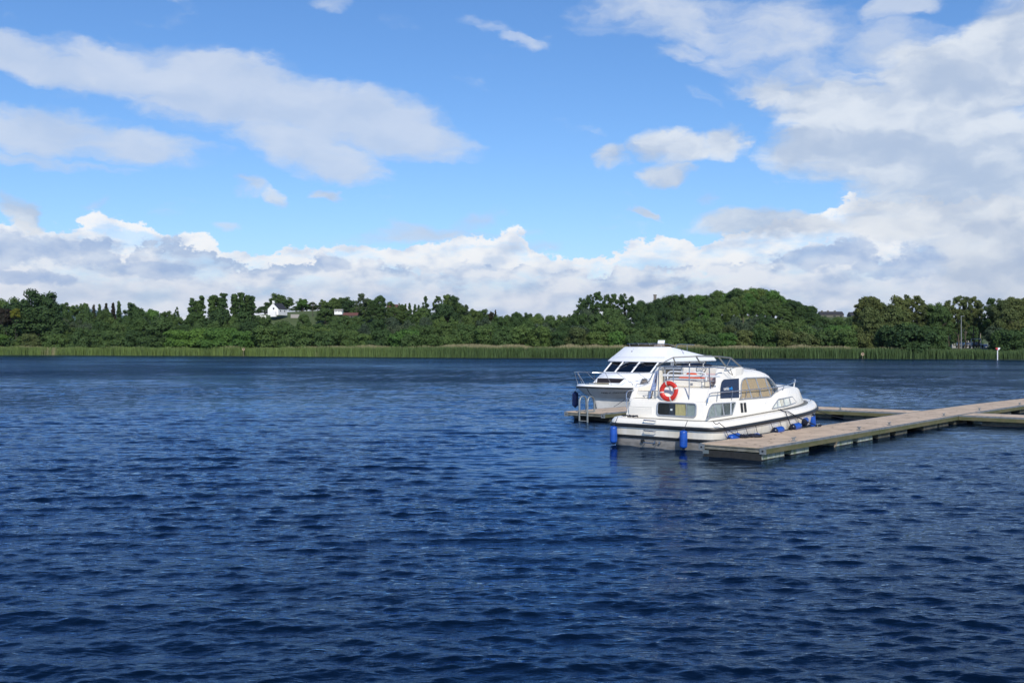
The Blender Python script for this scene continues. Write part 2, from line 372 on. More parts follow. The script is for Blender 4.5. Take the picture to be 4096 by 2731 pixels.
def build_hills():
    mb = MB(); pts = []
    D = 8200.
    prof = [(-900, 1262), (-500, 1230), (-260, 1192), (-100, 1172), (30, 1174), (90, 1183), (180, 1196), (240, 1194), (285, 1201), (300, 1194), (345, 1196), (385, 1206), (440, 1222), (520, 1240), (700, 1262), (1000, 1290), (1600, 1310), (2300, 1318), (3000, 1300), (3600, 1290), (4300, 1300), (5200, 1320)]
    P = []
    for (a, b), (c, d) in zip(prof, prof[1:]):
        for k in range(8):
            t = k / 8; P.append((a + (c - a) * t, b + (d - b) * t + rnd.uniform(-1.2, 1.2)))
    rings = []
    for q in range(7):
        t = q / 6; dist = D + q * 420 - 0
        rings.append([(at(px, YH, dist).x, dist, max(1, at(px, py, D).z) * math.sin(min(1, t * 1.2 + .02) * math.pi / 2) ** .8 * (1 + .015 * math.sin(px * .05 + q))) for px, py in P])
    mb.loft(rings, cap=False, ringclosed=False)
    o = mb.build('hills', mat('hill_green', (.045, .085, .045), .95, col2=(.03, .06, .035), vscale=.002), smooth=True); tag(o, 'distant blue hills beyond the trees on the left', kind='structure')
build_hills()

# ------------------------------------------------------------------ water
def build_water():
    rng = np.random.default_rng(11)
    ys = [-400., -120., -40., -12., 0., 4.]
    y = 6.0
    while y < 330:
        ys.append(y); y += max(.038, .0036 * y)
    ys += [340, 400, 700, 1500, 4000, 9000]
    ys = np.array(ys); nx = 900
    u = np.linspace(-1, 1, nx); ext = np.array([1.06, 1.2, 1.6, 3, 8, 30, 100]); U = np.concatenate([-ext[::-1], u, ext])
    half = 5 + .60 * np.clip(ys, 0, 1e9)
    half = np.where(ys > 330, 203 * 1.0, half); half = np.where(ys < 6, 8.6, half)
    X = half[:, None] * U[None, :]; Yg = np.repeat(ys[:, None], X.shape[1], 1)
    dy = np.maximum(.038, .0036 * Yg); dxs = half[:, None] / nx * 2 * np.ones_like(X)
    Zg = np.zeros_like(X); DX = np.zeros_like(X); DY = np.zeros_like(X)
    # gust patches
    gust = 1 + .28 * np.sin(X * .05 + Yg * .11 + 1.2) * np.sin(X * .021 - Yg * .047 + .4) + .15 * np.sin(X * .11 - Yg * .23 + 2.)
    # calm water in the lee of the boat and walkway
    S = (X - W0.x) * UU.x + (Yg - W0.y) * UU.y; T = (X - W0.x) * VV.x + (Yg - W0.y) * VV.y
    lee = np.exp(-((S + 3.2) / 5.5) ** 2 - ((T + 1.5) / 4.5) ** 2) + np.exp(-((S - 8) / 9) ** 2 - ((T - 3.5) / 2.8) ** 2)
    gust = gust * (1 - .74 * np.clip(lee, 0, 1))
    inner = (np.abs(U) <= 1.0)[None, :] & (Yg > 5) & (Yg < 331)
    N = 130
    lam = np.exp(rng.uniform(np.log(.12), np.log(2.7), N))
    for i in range(N):
        l = lam[i]; k = 2 * np.pi / l
        sp = .8 if l < .22 else .42
        th = rng.normal(0, sp) + R(-97) + (R(14) if i % 3 == 0 else 0)
        kx, ky = k * np.cos(th), k * np.sin(th); ph = rng.uniform(0, 2 * np.pi)
        a = SLOPE * math.sqrt(2 / N) / k * (1.25 if l < .3 else 1.35 if l < .65 else .50 if l > 1.2 else .80)
        fade = np.clip(l / (np.maximum(dy * abs(np.sin(th)), dxs * abs(np.cos(th))) + 1e-6) / 3.0 - .6, 0, 1)
        arg = kx * X + ky * Yg + ph; A = a * fade * gust
        Zg += A * np.cos(arg); q = 1.15
        DX -= q * A * np.cos(th) * np.sin(arg); DY -= q * A * np.sin(th) * np.sin(arg)
    Zg *= inner; DX *= inner; DY *= inner
    co = np.stack([X + DX, Yg + DY, Zg], -1).reshape(-1, 3).astype(np.float32)
    nr, nc = X.shape
    idx = np.arange(nr * nc, dtype=np.int32).reshape(nr, nc)
    q = np.stack([idx[:-1, :-1], idx[:-1, 1:], idx[1:, 1:], idx[1:, :-1]], -1).reshape(-1, 4)
    me = bpy.data.meshes.new('water'); me.vertices.add(len(co)); me.vertices.foreach_set('co', co.ravel())
    me.loops.add(q.size); me.loops.foreach_set('vertex_index', q.ravel().astype(np.int32)); me.polygons.add(len(q))
    me.polygons.foreach_set('loop_start', np.arange(0, q.size, 4, dtype=np.int32)); me.polygons.foreach_set('use_smooth', np.ones(len(q), dtype=bool))
    me.update(); me.validate()
    m = bpy.data.materials.new('lake_water'); m.use_nodes = True; nt = m.node_tree; b = nt.nodes['Principled BSDF']
    nt.nodes.remove(b); b = nt.nodes.new('ShaderNodeBsdfGlossy'); b.inputs['Color'].default_value = (.47, .66, .90, 1)
    df = nt.nodes.new('ShaderNodeBsdfDiffuse'); df.inputs['Color'].default_value = (.0007, .0045, .014, 1)
    fr = nt.nodes.new('ShaderNodeFresnel'); fr.inputs[0].default_value = 1.333; wm = nt.nodes.new('ShaderNodeMixShader')
    nt.links.new(fr.outputs[0], wm.inputs[0]); nt.links.new(df.outputs[0], wm.inputs[1]); nt.links.new(b.outputs[0], wm.inputs[2]); nt.links.new(wm.outputs[0], nt.nodes['Material Output'].inputs[0])
    g = nt.nodes.new('ShaderNodeNewGeometry'); sp_ = nt.nodes.new('ShaderNodeSeparateXYZ'); nt.links.new(g.outputs['Position'], sp_.inputs[0])
    px, py = V(nt, sp_.outputs[0]), V(nt, sp_.outputs[1])
    r = py.step(15., 230., .04, .12); nt.links.new(r.k, b.inputs['Roughness'])
    pv = vec(nt, px * .55, py * 1.5, 0.)
    n1 = noise(nt, pv, 3.0, 5, .62, .4); n2 = noise(nt, vec(nt, px * .5, py * 1.4, 4.), .9, 4, .55, .3)
    gp = noise(nt, vec(nt, px * .5, py, 7.), .05, 4, .55).step(.35, .65, .5, 1.45)
    n3 = noise(nt, vec(nt, px * .6, py * 1.3, 9.), 7.5, 3, .6, .5)
    h = n1 * .05 + n2 * .06 + n3 * .012
    n4 = noise(nt, vec(nt, px * .3, py, 31.), 1.3, 5, .68)
    h = h + n4 * py.step(35., 120., 0., .20)
    q0 = mar(-3.2, -1.5); ddx, ddy = px - q0.x, py - q0.y; lee_ = (ddx * ddx + ddy * ddy).step(6., 60., .28, 1.)
    bp = nt.nodes.new('ShaderNodeBump'); bp.inputs['Distance'].default_value = 1.0
    nt.links.new(((gp * lee_ * py.step(10., 90., .42, 1.2))).k, bp.inputs['Strength'])
    nt.links.new(h.k, bp.inputs['Height']); [nt.links.new(bp.outputs[0], q_.inputs['Normal']) for q_ in (b, df, fr)]
    me.materials.append(m); o = bpy.data.objects.new('water', me); COL.objects.link(o); tag(o, 'rippled dark blue lake water', kind='structure')
SLOPE = .175
build_water()

# ------------------------------------------------------------------ foliage
def leafmat(name, c, c2, var=.55):
    m = bpy.data.materials.new(name); m.use_nodes = True; nt = m.node_tree; b = nt.nodes['Principled BSDF']
    b.inputs['Roughness'].default_value = .75; b.inputs['Specular IOR Level'].default_value = .25
    tc = nt.nodes.new('ShaderNodeTexCoord'); oi = nt.nodes.new('ShaderNodeObjectInfo')
    f = noise(nt, tc.outputs['Object'], .55, 4, .6)
    col = mixc(nt, f.step(.38, .66), c, c2)
    rv = V(nt, oi.outputs['Random'])
    col = mixc(nt, rv.step(0., 1., 0., var), col, (c[0] * .55, c[1] * .62, c[2] * .9))
    rv2 = (rv * 7.13).op('FRACT')
    col = mixc(nt, rv2.step(.6, 1., 0., .35), col, (c2[0] * 1.35, c2[1] * 1.15, c2[2] * .8))
    nt.links.new(col, b.inputs['Base Color'])
    t = nt.nodes.new('ShaderNodeBsdfTranslucent'); nt.links.new(col, t.inputs[0])
    mx = nt.nodes.new('ShaderNodeMixShader'); mx.inputs[0].default_value = .30
    nt.links.new(b.outputs[0], mx.inputs[1]); nt.links.new(t.outputs[0], mx.inputs[2]); nt.links.new(mx.outputs[0], nt.nodes['Material Output'].inputs[0])
    return m
LEAF = {
    'dark': leafmat('dark_green_leaves', (.050, .094, .026), (.076, .134, .036)),
    'mid': leafmat('mid_green_leaves', (.080, .138, .034), (.118, .182, .050)),
    'bright': leafmat('bright_green_leaves', (.076, .162, .030), (.115, .215, .045), .35),
    'olive': leafmat('olive_green_leaves', (.090, .122, .036), (.130, .158, .052), .4),
    'brown': leafmat('brownish_leaves', (.050, .036, .022), (.040, .050, .024), .4),
    'grey': leafmat('grey_green_leaves', (.060, .092, .048), (.085, .12, .062), .4),
    'yellow': leafmat('yellow_blossom', (.20, .20, .02), (.12, .14, .02), .2)}
BARK = mat('tree_bark', (.09, .075, .055), .9, var=.4, vscale=4)
BARKP = mat('pale_bark', (.42, .40, .36), .8, var=.5, vscale=5)

def crown_mesh(kind, seed):
    """a crown as many leaf-spray faces on the surfaces of clumps; nominal size in metres"""
    r = np.random.default_rng(seed); clumps = []
    if kind == 'bush':       # 9 wide, 7 high, reaches the ground
        for _ in range(46):
            a = r.uniform(0, 2 * np.pi); q = r.uniform(0, 1) ** .6; z = r.uniform(.1, .9)
            rad = 3.3 * math.sqrt(max(.05, 1 - (z - .25) ** 2 / .62)) * q
            clumps.append((rad * np.cos(a), rad * np.sin(a), z * 6.2, r.uniform(.6, 1.3)))
        n, ls = 12500, .23
    elif kind == 'round':    # 10 wide, 11 high
        for _ in range(60):
            v = r.normal(0, 1, 3); v /= np.linalg.norm(v); q = r.uniform(.55, 1)
            clumps.append((v[0] * 3.9 * q, v[1] * 3.9 * q, 6.3 + v[2] * 3.6 * q, r.uniform(.6, 1.4)))
        n, ls = 14500, .24
    elif kind == 'hill':     # dense broad dome
        for _ in range(66):
            a = r.uniform(0, 2 * np.pi); q = r.uniform(0, 1) ** .5; z = r.uniform(0.05, 1)
            rad = 4.6 * math.sqrt(max(.03, 1 - z ** 2.2)) * (.5 + .5 * q)
            clumps.append((rad * np.cos(a), rad * np.sin(a), 1.5 + z * 8.2, r.uniform(.7, 1.5)))
        n, ls = 15000, .24
    elif kind == 'airy':     # tall loose crown with gaps
        for _ in range(80):
            a = r.uniform(0, 2 * np.pi); z = r.uniform(.12, 1); q = r.uniform(.25, 1)
            rad = 3.6 * (math.sin(min(1, z * 1.05) ** .8 * math.pi) * .75 + .28) * q
            clumps.append((rad * np.cos(a), rad * np.sin(a), 2.0 + z * 10., r.uniform(.4, .8)))
        n, ls = 10000, .20
    elif kind == 'poplar':   # 4 wide, 14 high
        for _ in range(90):
            a = r.uniform(0, 2 * np.pi); z = r.uniform(.0, 1); q = r.uniform(.2, 1)
            rad = 1.6 * (1 - .78 * z) * q * (.6 + .6 * min(1, z * 4))
            clumps.append((rad * np.cos(a), rad * np.sin(a), 1. + z * 12.4, r.uniform(.28, .6)))
        n, ls = 9000, .20
    elif kind == 'conifer':  # 4.5 wide, 11 high
        for k in range(46):
            z = (k / 46) ** .9; a = r.uniform(0, 2 * np.pi); q = r.uniform(.45, 1)
            rad = 2.1 * (1 - z) * q
            clumps.append((rad * np.cos(a), rad * np.sin(a), .9 + z * 9.9, .30 + .55 * (1 - z)))
        n, ls = 5200, .24
    else:                    # 'cone' - dense dark teardrop
        for k in range(46):
            z = r.uniform(0, 1); a = r.uniform(0, 2 * np.pi); q = r.uniform(.6, 1)
            rad = 2.4 * (1 - z ** 1.7) * q * (.75 + .5 * min(1, z * 3))
            clumps.append((rad * np.cos(a), rad * np.sin(a), .8 + z * 9.6, .45 + .45 * (1 - z)))
        n, ls = 7000, .24
    C = np.array(clumps); wgt = C[:, 3] ** 2; wgt /= wgt.sum()
    ci = r.choice(len(C), n, p=wgt); d = r.normal(0, 1, (n, 3)); d /= np.linalg.norm(d, axis=1)[:, None]
    d[:, 2] = np.abs(d[:, 2]) * r.choice([1, 1, 1, -1], n)
    rad = C[ci, 3] * r.uniform(.35, 1.3, n)
    P = C[ci, :3] + d * rad[:, None] * np.array([1, 1, .85])
    P[:, 2] = np.maximum(P[:, 2], .1)
    nr = d + np.array([0, 0, .15]) + r.normal(0, .38, (n, 3)); nr /= np.linalg.norm(nr, axis=1)[:, None]
    t = np.cross(nr, r.normal(0, 1, (n, 3))); t /= np.linalg.norm(t, axis=1)[:, None]; bt = np.cross(nr, t)
    if kind == 'poplar': bt = bt * .8 + np.array([0, 0, 1.]) * .8
    sz = ls * r.uniform(.5, 1.25, n)[:, None]
    a, b = t * sz, bt * sz * .75
    q = np.stack([P - a, P - b * .9 - a * .1, P + a, P + b + a * .15], 1).reshape(-1, 3).astype(np.float32)
    me = bpy.data.meshes.new(kind + '_crown'); me.vertices.add(len(q)); me.vertices.foreach_set('co', q.ravel())
    me.loops.add(len(q)); me.loops.foreach_set('vertex_index', np.arange(len(q), dtype=np.int32)); me.polygons.add(n)
    me.polygons.foreach_set('loop_start', np.arange(0, len(q), 4, dtype=np.int32)); me.update()
    return me
DIM = {'bush': (9.4, 7.3), 'round': (11.2, 11.4), 'hill': (11.6, 11.4), 'airy': (8.6, 12.9), 'poplar': (3.9, 14.0), 'conifer': (4.9, 11.2), 'cone': (5.4, 11.0)}
def trunk_mesh(kind, seed):
    r = random.Random(seed); mb = MB(); W, H = DIM[kind]
    tr = {'bush': .16, 'round': .32, 'hill': .32, 'airy': .26, 'poplar': .2, 'conifer': .18, 'cone': .2}[kind]
    top = .7 * H; pts = [(r.uniform(-.15, .15) * i, r.uniform(-.15, .15) * i, top * i / 6 - (.4 if i == 0 else 0)) for i in range(7)]
    mb.tube(pts, [tr * (1.25 - i / 6) for i in range(7)], 6)
    if kind not in ('conifer', 'poplar', 'cone'):
        for k in range(9):
            i = r.randint(1, 5); a = r.uniform(0, 6.28); p = Vector(pts[i]); L = W * .22
            q = p + Vector((math.cos(a) * L, math.sin(a) * L, L * r.uniform(.4, .8)))
            mid = p.lerp(q, .5) + Vector((0, 0, .3)); mb.tube([p, mid, q], [tr * .5, tr * .32, tr * .1], 5, cap=False)
    me = bpy.data.meshes.new('trunk'); me.from_pydata(mb.v, [], mb.f); return me
CROWNS = {}
for ki, (k, cnt) in enumerate((('bush', 4), ('round', 4), ('hill', 3), ('airy', 4), ('poplar', 3), ('conifer', 2), ('cone', 1))):
    for s in range(cnt):
        cm = crown_mesh(k, ki * 100 + s); tm = trunk_mesh(k, ki * 100 + s); tm.materials.append(BARK)
        CROWNS.setdefault(k, []).append((cm, tm, {}))
LANDMARK = [(70, 'left of the big round tree'), (230, 'around the big round tree'), (470, 'by the brownish conifers'), (715, 'left of the dark poplars'), (1035, 'by the dark poplars'), (1180, 'by the white house'),
            (1460, 'by the hillside lawn'), (1660, 'left of the dark cone tree'), (1900, 'by the dark cone tree'), (2290, 'left of the boats'), (2560, 'above the farther boat'), (2860, 'left on the wooded knoll'), (3260, 'right on the wooded knoll'),
            (3470, 'near the long dark roof'), (3730, 'right of the long dark roof'), (3990, 'by the parked cars'), (9999, 'at the far right edge')]
ORD = ['first', 'second', 'third', 'fourth', 'fifth', 'sixth', 'seventh', 'eighth', 'ninth', 'tenth', 'eleventh', 'twelfth', 'thirteenth', 'fourteenth', 'fifteenth']
TREES = []
def tree(px, top, width, D, kind, tint, row):
    TREES.append((px, top, width, D, kind, tint, row))
KNAME = {'bush': ('willow_bush', 'bush', 'rounded bush'), 'round': ('broadleaf_tree', 'tree', 'broadleaf tree'), 'hill': ('woodland_tree', 'tree', 'dense tree'), 'airy': ('open_crown_tree', 'tree', 'loose open tree'),
         'poplar': ('poplar_tree', 'tree', 'upright poplar'), 'conifer': ('conifer_tree', 'tree', 'pointed conifer'), 'cone': ('cypress_tree', 'tree', 'narrow cone tree')}
TN = {'dark': 'dark green', 'mid': 'mid green', 'bright': 'bright green', 'olive': 'olive green', 'brown': 'brownish', 'grey': 'grey green', 'yellow': 'yellow flowering'}
def plant_all():
    groups = {}
    for T in sorted(TREES, key=lambda t: t[0]):
        lm = next(n for x, n in LANDMARK if T[0] < x); groups.setdefault((T[4], T[5], T[6], lm), []).append(T)
    r = random.Random(5)
    for (kind, tint, row, lm), lst in groups.items():
        nm, cat, words = KNAME[kind]
        for i, (px, top, width, D, kind, tint, row) in enumerate(lst):
            cm, tm, mats = r.choice(CROWNS[kind])
            if tint not in mats:
                c2 = cm.copy(); c2.materials.clear(); c2.materials.append(LEAF[tint]); mats[tint] = c2
            x = (px - XC) / FPX * D; gz = ground(x, D) - .2; ztop = at(px, top, D).z
            H = max(1.5, ztop - gz); W = width / FPX * D; w0, h0 = DIM[kind]
            if row == 'skyline': W *= {'poplar': 1.65, 'conifer': 1.9, 'cone': 1.2, 'airy': 1.35}.get(kind, 1.45)
            Hc = min(H, W * h0 / w0 * (1.25 if kind != 'poplar' else 1.6)) if row == 'skyline' else H
            e = empty(nm, (x, D, gz), r.uniform(0, 6.28))
            c = bpy.data.objects.new('crown', mats[tint]); COL.objects.link(c); c.parent = e; c.scale = (W / w0, W / w0, Hc / h0); c.location = (0, 0, H - Hc)
            t = bpy.data.objects.new('trunk', tm); COL.objects.link(t); t.parent = e; t.scale = (min(1.2, W / w0), min(1.2, W / w0), H / h0)
            o = (ORD[i] + ' ') if len(lst) > 1 else ''
            tail = ' from left' if len(lst) > 1 else ''
            tag(e, f"{o}{TN[tint]} {words}{tail}, {row}, {lm}", cat, {'front row': 'bushes lining the far shore', 'middle row': 'trees in the middle of the far bank', 'rear row': 'trees in the rear of the far bank', 'skyline': 'trees on the skyline'}[row])
SKYL = [(0, 1178), (90, 1180), (240, 1200), (500, 1212), (600, 1222), (700, 1250), (740, 1200), (1020, 1210), (1060, 1240), (1100, 1262), (1450, 1262), (1500, 1215), (1700, 1215), (1900, 1225), (2100, 1240), (2300, 1258), (2330, 1215), (2600, 1200), (2900, 1180), (3100, 1190), (3230, 1230), (3280, 1270), (3400, 1268), (3460, 1210), (3700, 1215), (3800, 1225), (3960, 1220), (4100, 1190), (4400, 1190)]
def skyl(px):
    for (a, b), (c, d) in zip(SKYL, SKYL[1:]):
        if px <= c: return b + (d - b) * (px - a) / (c - a) if px > a else b
    return SKYL[-1][1]
def DSH(px):  # distance of the shore under a pixel column
    D = 260.
    for _ in range(20): D = shoreY((px - XC) / FPX * D)
    return D
def rows():
    r = random.Random(21)
    def tint(px, opts):
        return r.choice(opts)
    # front row
    px = -260
    while px < 4420:
        w = r.uniform(95, 170); top = r.uniform(1288, 1322)
        if px < 300: top = r.uniform(1298, 1335)
        if 3745 < px < 3990: px += 40; continue
        c = 'bright' if 660 < px < 1010 else r.choice(['mid', 'mid', 'mid', 'dark', 'bright' if px < 3000 else 'mid', 'olive' if px > 2300 else 'mid'])
        tree(px, top, w, DSH(px) + r.uniform(7, 11), 'bush', c, 'front row'); px += w * .56
    px = -240
    while px < 4420:
        w = r.uniform(95, 150); top = max(r.uniform(1262, 1292), skyl(px) + 30)
        if 3750 < px < 3985: px += 40; continue
        tree(px, top, w, DSH(px) + r.uniform(17, 24), r.choice(['bush', 'hill', 'round']), r.choice(['mid', 'mid', 'dark', 'grey', 'mid', 'olive' if px > 2400 else 'dark']), 'middle row'); px += w * .60
    px = -240
    while px < 4420:
        w = r.uniform(85, 135); top = max(r.uniform(1236, 1268), skyl(px) + 14)
        if 3770 < px < 3960: px += 40; continue
        tree(px, top, w, DSH(px) + r.uniform(32, 44), r.choice(['hill', 'round', 'round']), r.choice(['mid', 'dark', 'mid', 'grey', 'dark']), 'rear row'); px += w * .62
rows()
for a in [(30, 1174, 115, 350, 'round', 'mid'), (-90, 1182, 120, 350, 'round', 'dark'), (150, 1131, 178, 335, 'round', 'dark'), (150, 1215, 190, 330, 'hill', 'dark'), (28, 1218, 60, 330, 'bush', 'brown'), (62, 1226, 34, 322, 'bush', 'yellow'),
          (262, 1204, 36, 372, 'round', 'mid'), (298, 1214, 36, 372, 'round', 'mid'), (335, 1203, 36, 372, 'round', 'mid'), (375, 1214, 30, 370, 'conifer', 'brown'), (398, 1212, 30, 372, 'conifer', 'dark'), (425, 1208, 32, 370, 'conifer', 'brown'), (452, 1206, 32, 370, 'conifer', 'brown'), (475, 1199, 36, 368, 'conifer', 'dark'),
          (522, 1203, 85, 350, 'airy', 'dark'), (548, 1213, 60, 352, 'round', 'dark'), (562, 1228, 80, 345, 'round', 'dark'), (598, 1216, 85, 400, 'round', 'bright'), (665, 1236, 52, 420, 'round', 'dark'), (688, 1246, 40, 420, 'round', 'mid'), (708, 1224, 20, 400, 'cone', 'dark'),
          (768, 1188, 42, 330, 'poplar', 'dark'), (790, 1196, 42, 331, 'poplar', 'dark'), (807, 1179, 36, 330, 'poplar', 'dark'), (850, 1172, 44, 332, 'poplar', 'dark'), (880, 1182, 50, 334, 'poplar', 'dark'), (895, 1169, 44, 330, 'poplar', 'dark'), (938, 1167, 40, 331, 'poplar', 'dark'), (965, 1166, 46, 330, 'poplar', 'dark'), (988, 1172, 44, 333, 'poplar', 'dark'), (1008, 1180, 44, 330, 'poplar', 'dark'),
          (780, 1238, 80, 326, 'hill', 'dark'), (880, 1228, 120, 326, 'hill', 'dark'), (975, 1230, 110, 326, 'hill', 'dark'),
          (1060, 1222, 60, 465, 'hill', 'mid'), (1108, 1167, 62, 478, 'round', 'mid'), (1142, 1182, 60, 478, 'round', 'mid'), (1085, 1200, 60, 480, 'round', 'mid'), (1210, 1188, 46, 470, 'round', 'bright'), (1185, 1222, 50, 472, 'hill', 'mid'), (1228, 1214, 50, 474, 'hill', 'mid'), (1250, 1207, 50, 474, 'airy', 'olive'), (1290, 1194, 30, 474, 'round', 'mid'), (1272, 1218, 50, 476, 'hill', 'mid'), (1310, 1205, 40, 476, 'hill', 'mid'),
          (1342, 1184, 60, 455, 'round', 'mid'), (1380, 1179, 66, 456, 'round', 'mid'), (1330, 1205, 80, 452, 'hill', 'mid'), (1400, 1198, 70, 450, 'hill', 'dark'), (1300, 1228, 60, 430, 'hill', 'mid'), (1445, 1171, 58, 440, 'airy', 'grey'), (1432, 1215, 60, 440, 'hill', 'mid'), (1478, 1184, 48, 445, 'round', 'mid'), (1520, 1176, 52, 440, 'hill', 'dark'), (1500, 1205, 70, 440, 'hill', 'dark'), (1562, 1201, 52, 445, 'airy', 'mid'), (1575, 1222, 60, 440, 'hill', 'mid'),
          (1605, 1209, 34, 445, 'round', 'mid'), (1622, 1212, 22, 445, 'conifer', 'dark'), (1638, 1209, 22, 445, 'conifer', 'dark'), (1660, 1214, 24, 445, 'conifer', 'dark'), (1675, 1217, 22, 445, 'conifer', 'dark'), (1702, 1179, 34, 440, 'cone', 'dark'), (1690, 1222, 60, 430, 'hill', 'mid'), (1752, 1178, 48, 410, 'airy', 'dark'), (1785, 1176, 56, 400, 'airy', 'mid'), (1805, 1170, 56, 402, 'round', 'dark'), (1780, 1205, 110, 395, 'hill', 'dark'), (1838, 1200, 50, 400, 'round', 'dark'), (1865, 1214, 46, 400, 'conifer', 'grey'),
          (1895, 1226, 50, 410, 'round', 'mid'), (1935, 1229, 48, 412, 'round', 'mid'), (1965, 1240, 30, 412, 'round', 'brown'), (1982, 1236, 18, 412, 'conifer', 'brown'), (2020, 1245, 60, 380, 'round', 'mid'), (2070, 1235, 52, 380, 'round', 'dark'), (2112, 1242, 46, 380, 'round', 'dark'), (2150, 1248, 60, 378, 'hill', 'mid'), (2200, 1254, 60, 376, 'hill', 'mid'), (2250, 1252, 60, 372, 'round', 'mid'), (2290, 1242, 46, 372, 'round', 'dark'),
          (2325, 1185, 70, 352, 'airy', 'dark'), (2360, 1172, 60, 350, 'airy', 'dark'), (2390, 1158, 66, 350, 'airy', 'dark'), (2430, 1170, 56, 353, 'airy', 'dark'), (2455, 1172, 50, 352, 'airy', 'dark'), (2495, 1168, 66, 350, 'airy', 'dark'), (2525, 1178, 50, 352, 'airy', 'dark'), (2350, 1225, 90, 345, 'hill', 'grey'), (2450, 1222, 110, 345, 'hill', 'mid'),
          (3215, 1210, 60, 385, 'round', 'dark'), (3245, 1216, 46, 385, 'round', 'dark'), (3180, 1196, 60, 388, 'round', 'dark'),
          (3470, 1173, 100, 262, 'airy', 'olive'), (3440, 1190, 60, 264, 'airy', 'olive'), (3490, 1172, 66, 261, 'round', 'olive'), (3540, 1190, 80, 262, 'round', 'olive'), (3595, 1170, 90, 262, 'round', 'olive'), (3625, 1172, 70, 263, 'airy', 'olive'), (3665, 1173, 70, 262, 'airy', 'olive'), (3690, 1195, 56, 262, 'airy', 'olive'), (3480, 1215, 110, 258, 'hill', 'olive'), (3580, 1215, 120, 258, 'hill', 'olive'),
          (3735, 1200, 80, 262, 'round', 'mid'), (3765, 1215, 80, 258, 'hill', 'mid'), (3795, 1195, 60, 262, 'airy', 'olive'), (3835, 1174, 76, 262, 'airy', 'olive'), (3862, 1178, 60, 262, 'airy', 'olive'), (3895, 1178, 66, 262, 'airy', 'olive'), (3915, 1195, 50, 264, 'airy', 'olive'), (3880, 1252, 90, 330, 'hill', 'dark'), (3800, 1262, 90, 320, 'hill', 'dark'), (3850, 1268, 70, 395, 'hill', 'dark'),
          (3965, 1188, 70, 256, 'airy', 'dark'), (4005, 1180, 86, 254, 'round', 'olive'), (4060, 1163, 100, 254, 'round', 'olive'), (4110, 1170, 90, 254, 'round', 'olive'), (4180, 1180, 90, 254, 'round', 'olive'), (4040, 1215, 120, 250, 'hill', 'olive'), (4240, 1190, 90, 254, 'airy', 'olive')]:
    tree(*a, 'skyline')
r_ = random.Random(77)
KNOLL = [(2560, 1190), (2610, 1192), (2660, 1174), (2730, 1170), (2790, 1168), (2850, 1156), (2920, 1150), (2975, 1143), (3030, 1147), (3080, 1150), (3120, 1172), (3160, 1192), (3200, 1206), (3240, 1214)]
def knoll(px):
    for (a, b), (c, d) in zip(KNOLL, KNOLL[1:]):
        if px <= c: return b + (d - b) * (px - a) / (c - a)
    return 1214
px = 2565
while px < 3250:
    tree(px, knoll(px) + r_.uniform(-4, 7), r_.uniform(52, 86), r_.uniform(392, 402), r_.choice(['hill', 'hill', 'round']), 'dark' if px < 2760 or px > 3120 else r_.choice(['bright', 'bright', 'mid']), 'skyline'); px += r_.uniform(26, 40)
for dy, dd in ((26, 378), (52, 362)):
    px = 2560
    while px < 3270:
        tree(px, knoll(px) + dy + r_.uniform(-7, 9), r_.uniform(60, 95), dd + r_.uniform(-4, 4), r_.choice(['hill', 'round']), 'dark' if px < 2760 or px > 3150 else r_.choice(['bright', 'mid', 'mid']), 'rear row'); px += r_.uniform(42, 60)
for a in [(3640, 1272, 250, 240, 'bush', 'dark'), (265, 1226, 110, 364, 'hill', 'dark'), (235, 1318, 110, DSH(235) + 5.5, 'bush', 'mid'), (120, 1325, 100, DSH(120) + 5, 'bush', 'olive'), (455, 1312, 140, DSH(455) + 5.5, 'bush', 'mid'), (870, 1306, 170, DSH(870) + 5.5, 'bush', 'bright'), (965, 1310, 140, DSH(965) + 5, 'bush', 'bright'), (1640, 1318, 120, DSH(1640) + 5.5, 'bush', 'mid'), (340, 1222, 110, 364, 'hill', 'mid'), (420, 1226, 110, 364, 'hill', 'dark'), (1380, 1256, 110, 402, 'hill', 'mid'), (1428, 1258, 110, 402, 'hill', 'mid'), (1345, 1262, 90, 402, 'hill', 'mid'), (1215, 1250, 70, 410, 'hill', 'mid'), (3290, 1258, 110, 420, 'hill', 'mid'), (3350, 1262, 110, 420, 'hill', 'mid'), (3410, 1258, 110, 420, 'hill', 'mid'), (3560, 1290, 150, 243, 'bush', 'dark'), (3730, 1292, 150, 240, 'bush', 'dark'), (3350, 1284, 190, 252, 'bush', 'bright'), (3230, 1280, 150, 256, 'bush', 'mid'), (4050, 1310, 180, 233, 'bush', 'dark'), (4110, 1322, 110, 232, 'bush', 'mid'),
          (560, 1262, 150, 318, 'hill', 'dark'), (650, 1262, 170, 312, 'hill', 'mid'), (870, 1296, 190, 302, 'bush', 'bright'), (960, 1300, 170, 299, 'bush', 'bright'), (780, 1306, 170, 304, 'bush', 'bright')]:
    tree(*a, 'front row' if a[4] == 'bush' else 'middle row')
plant_all()

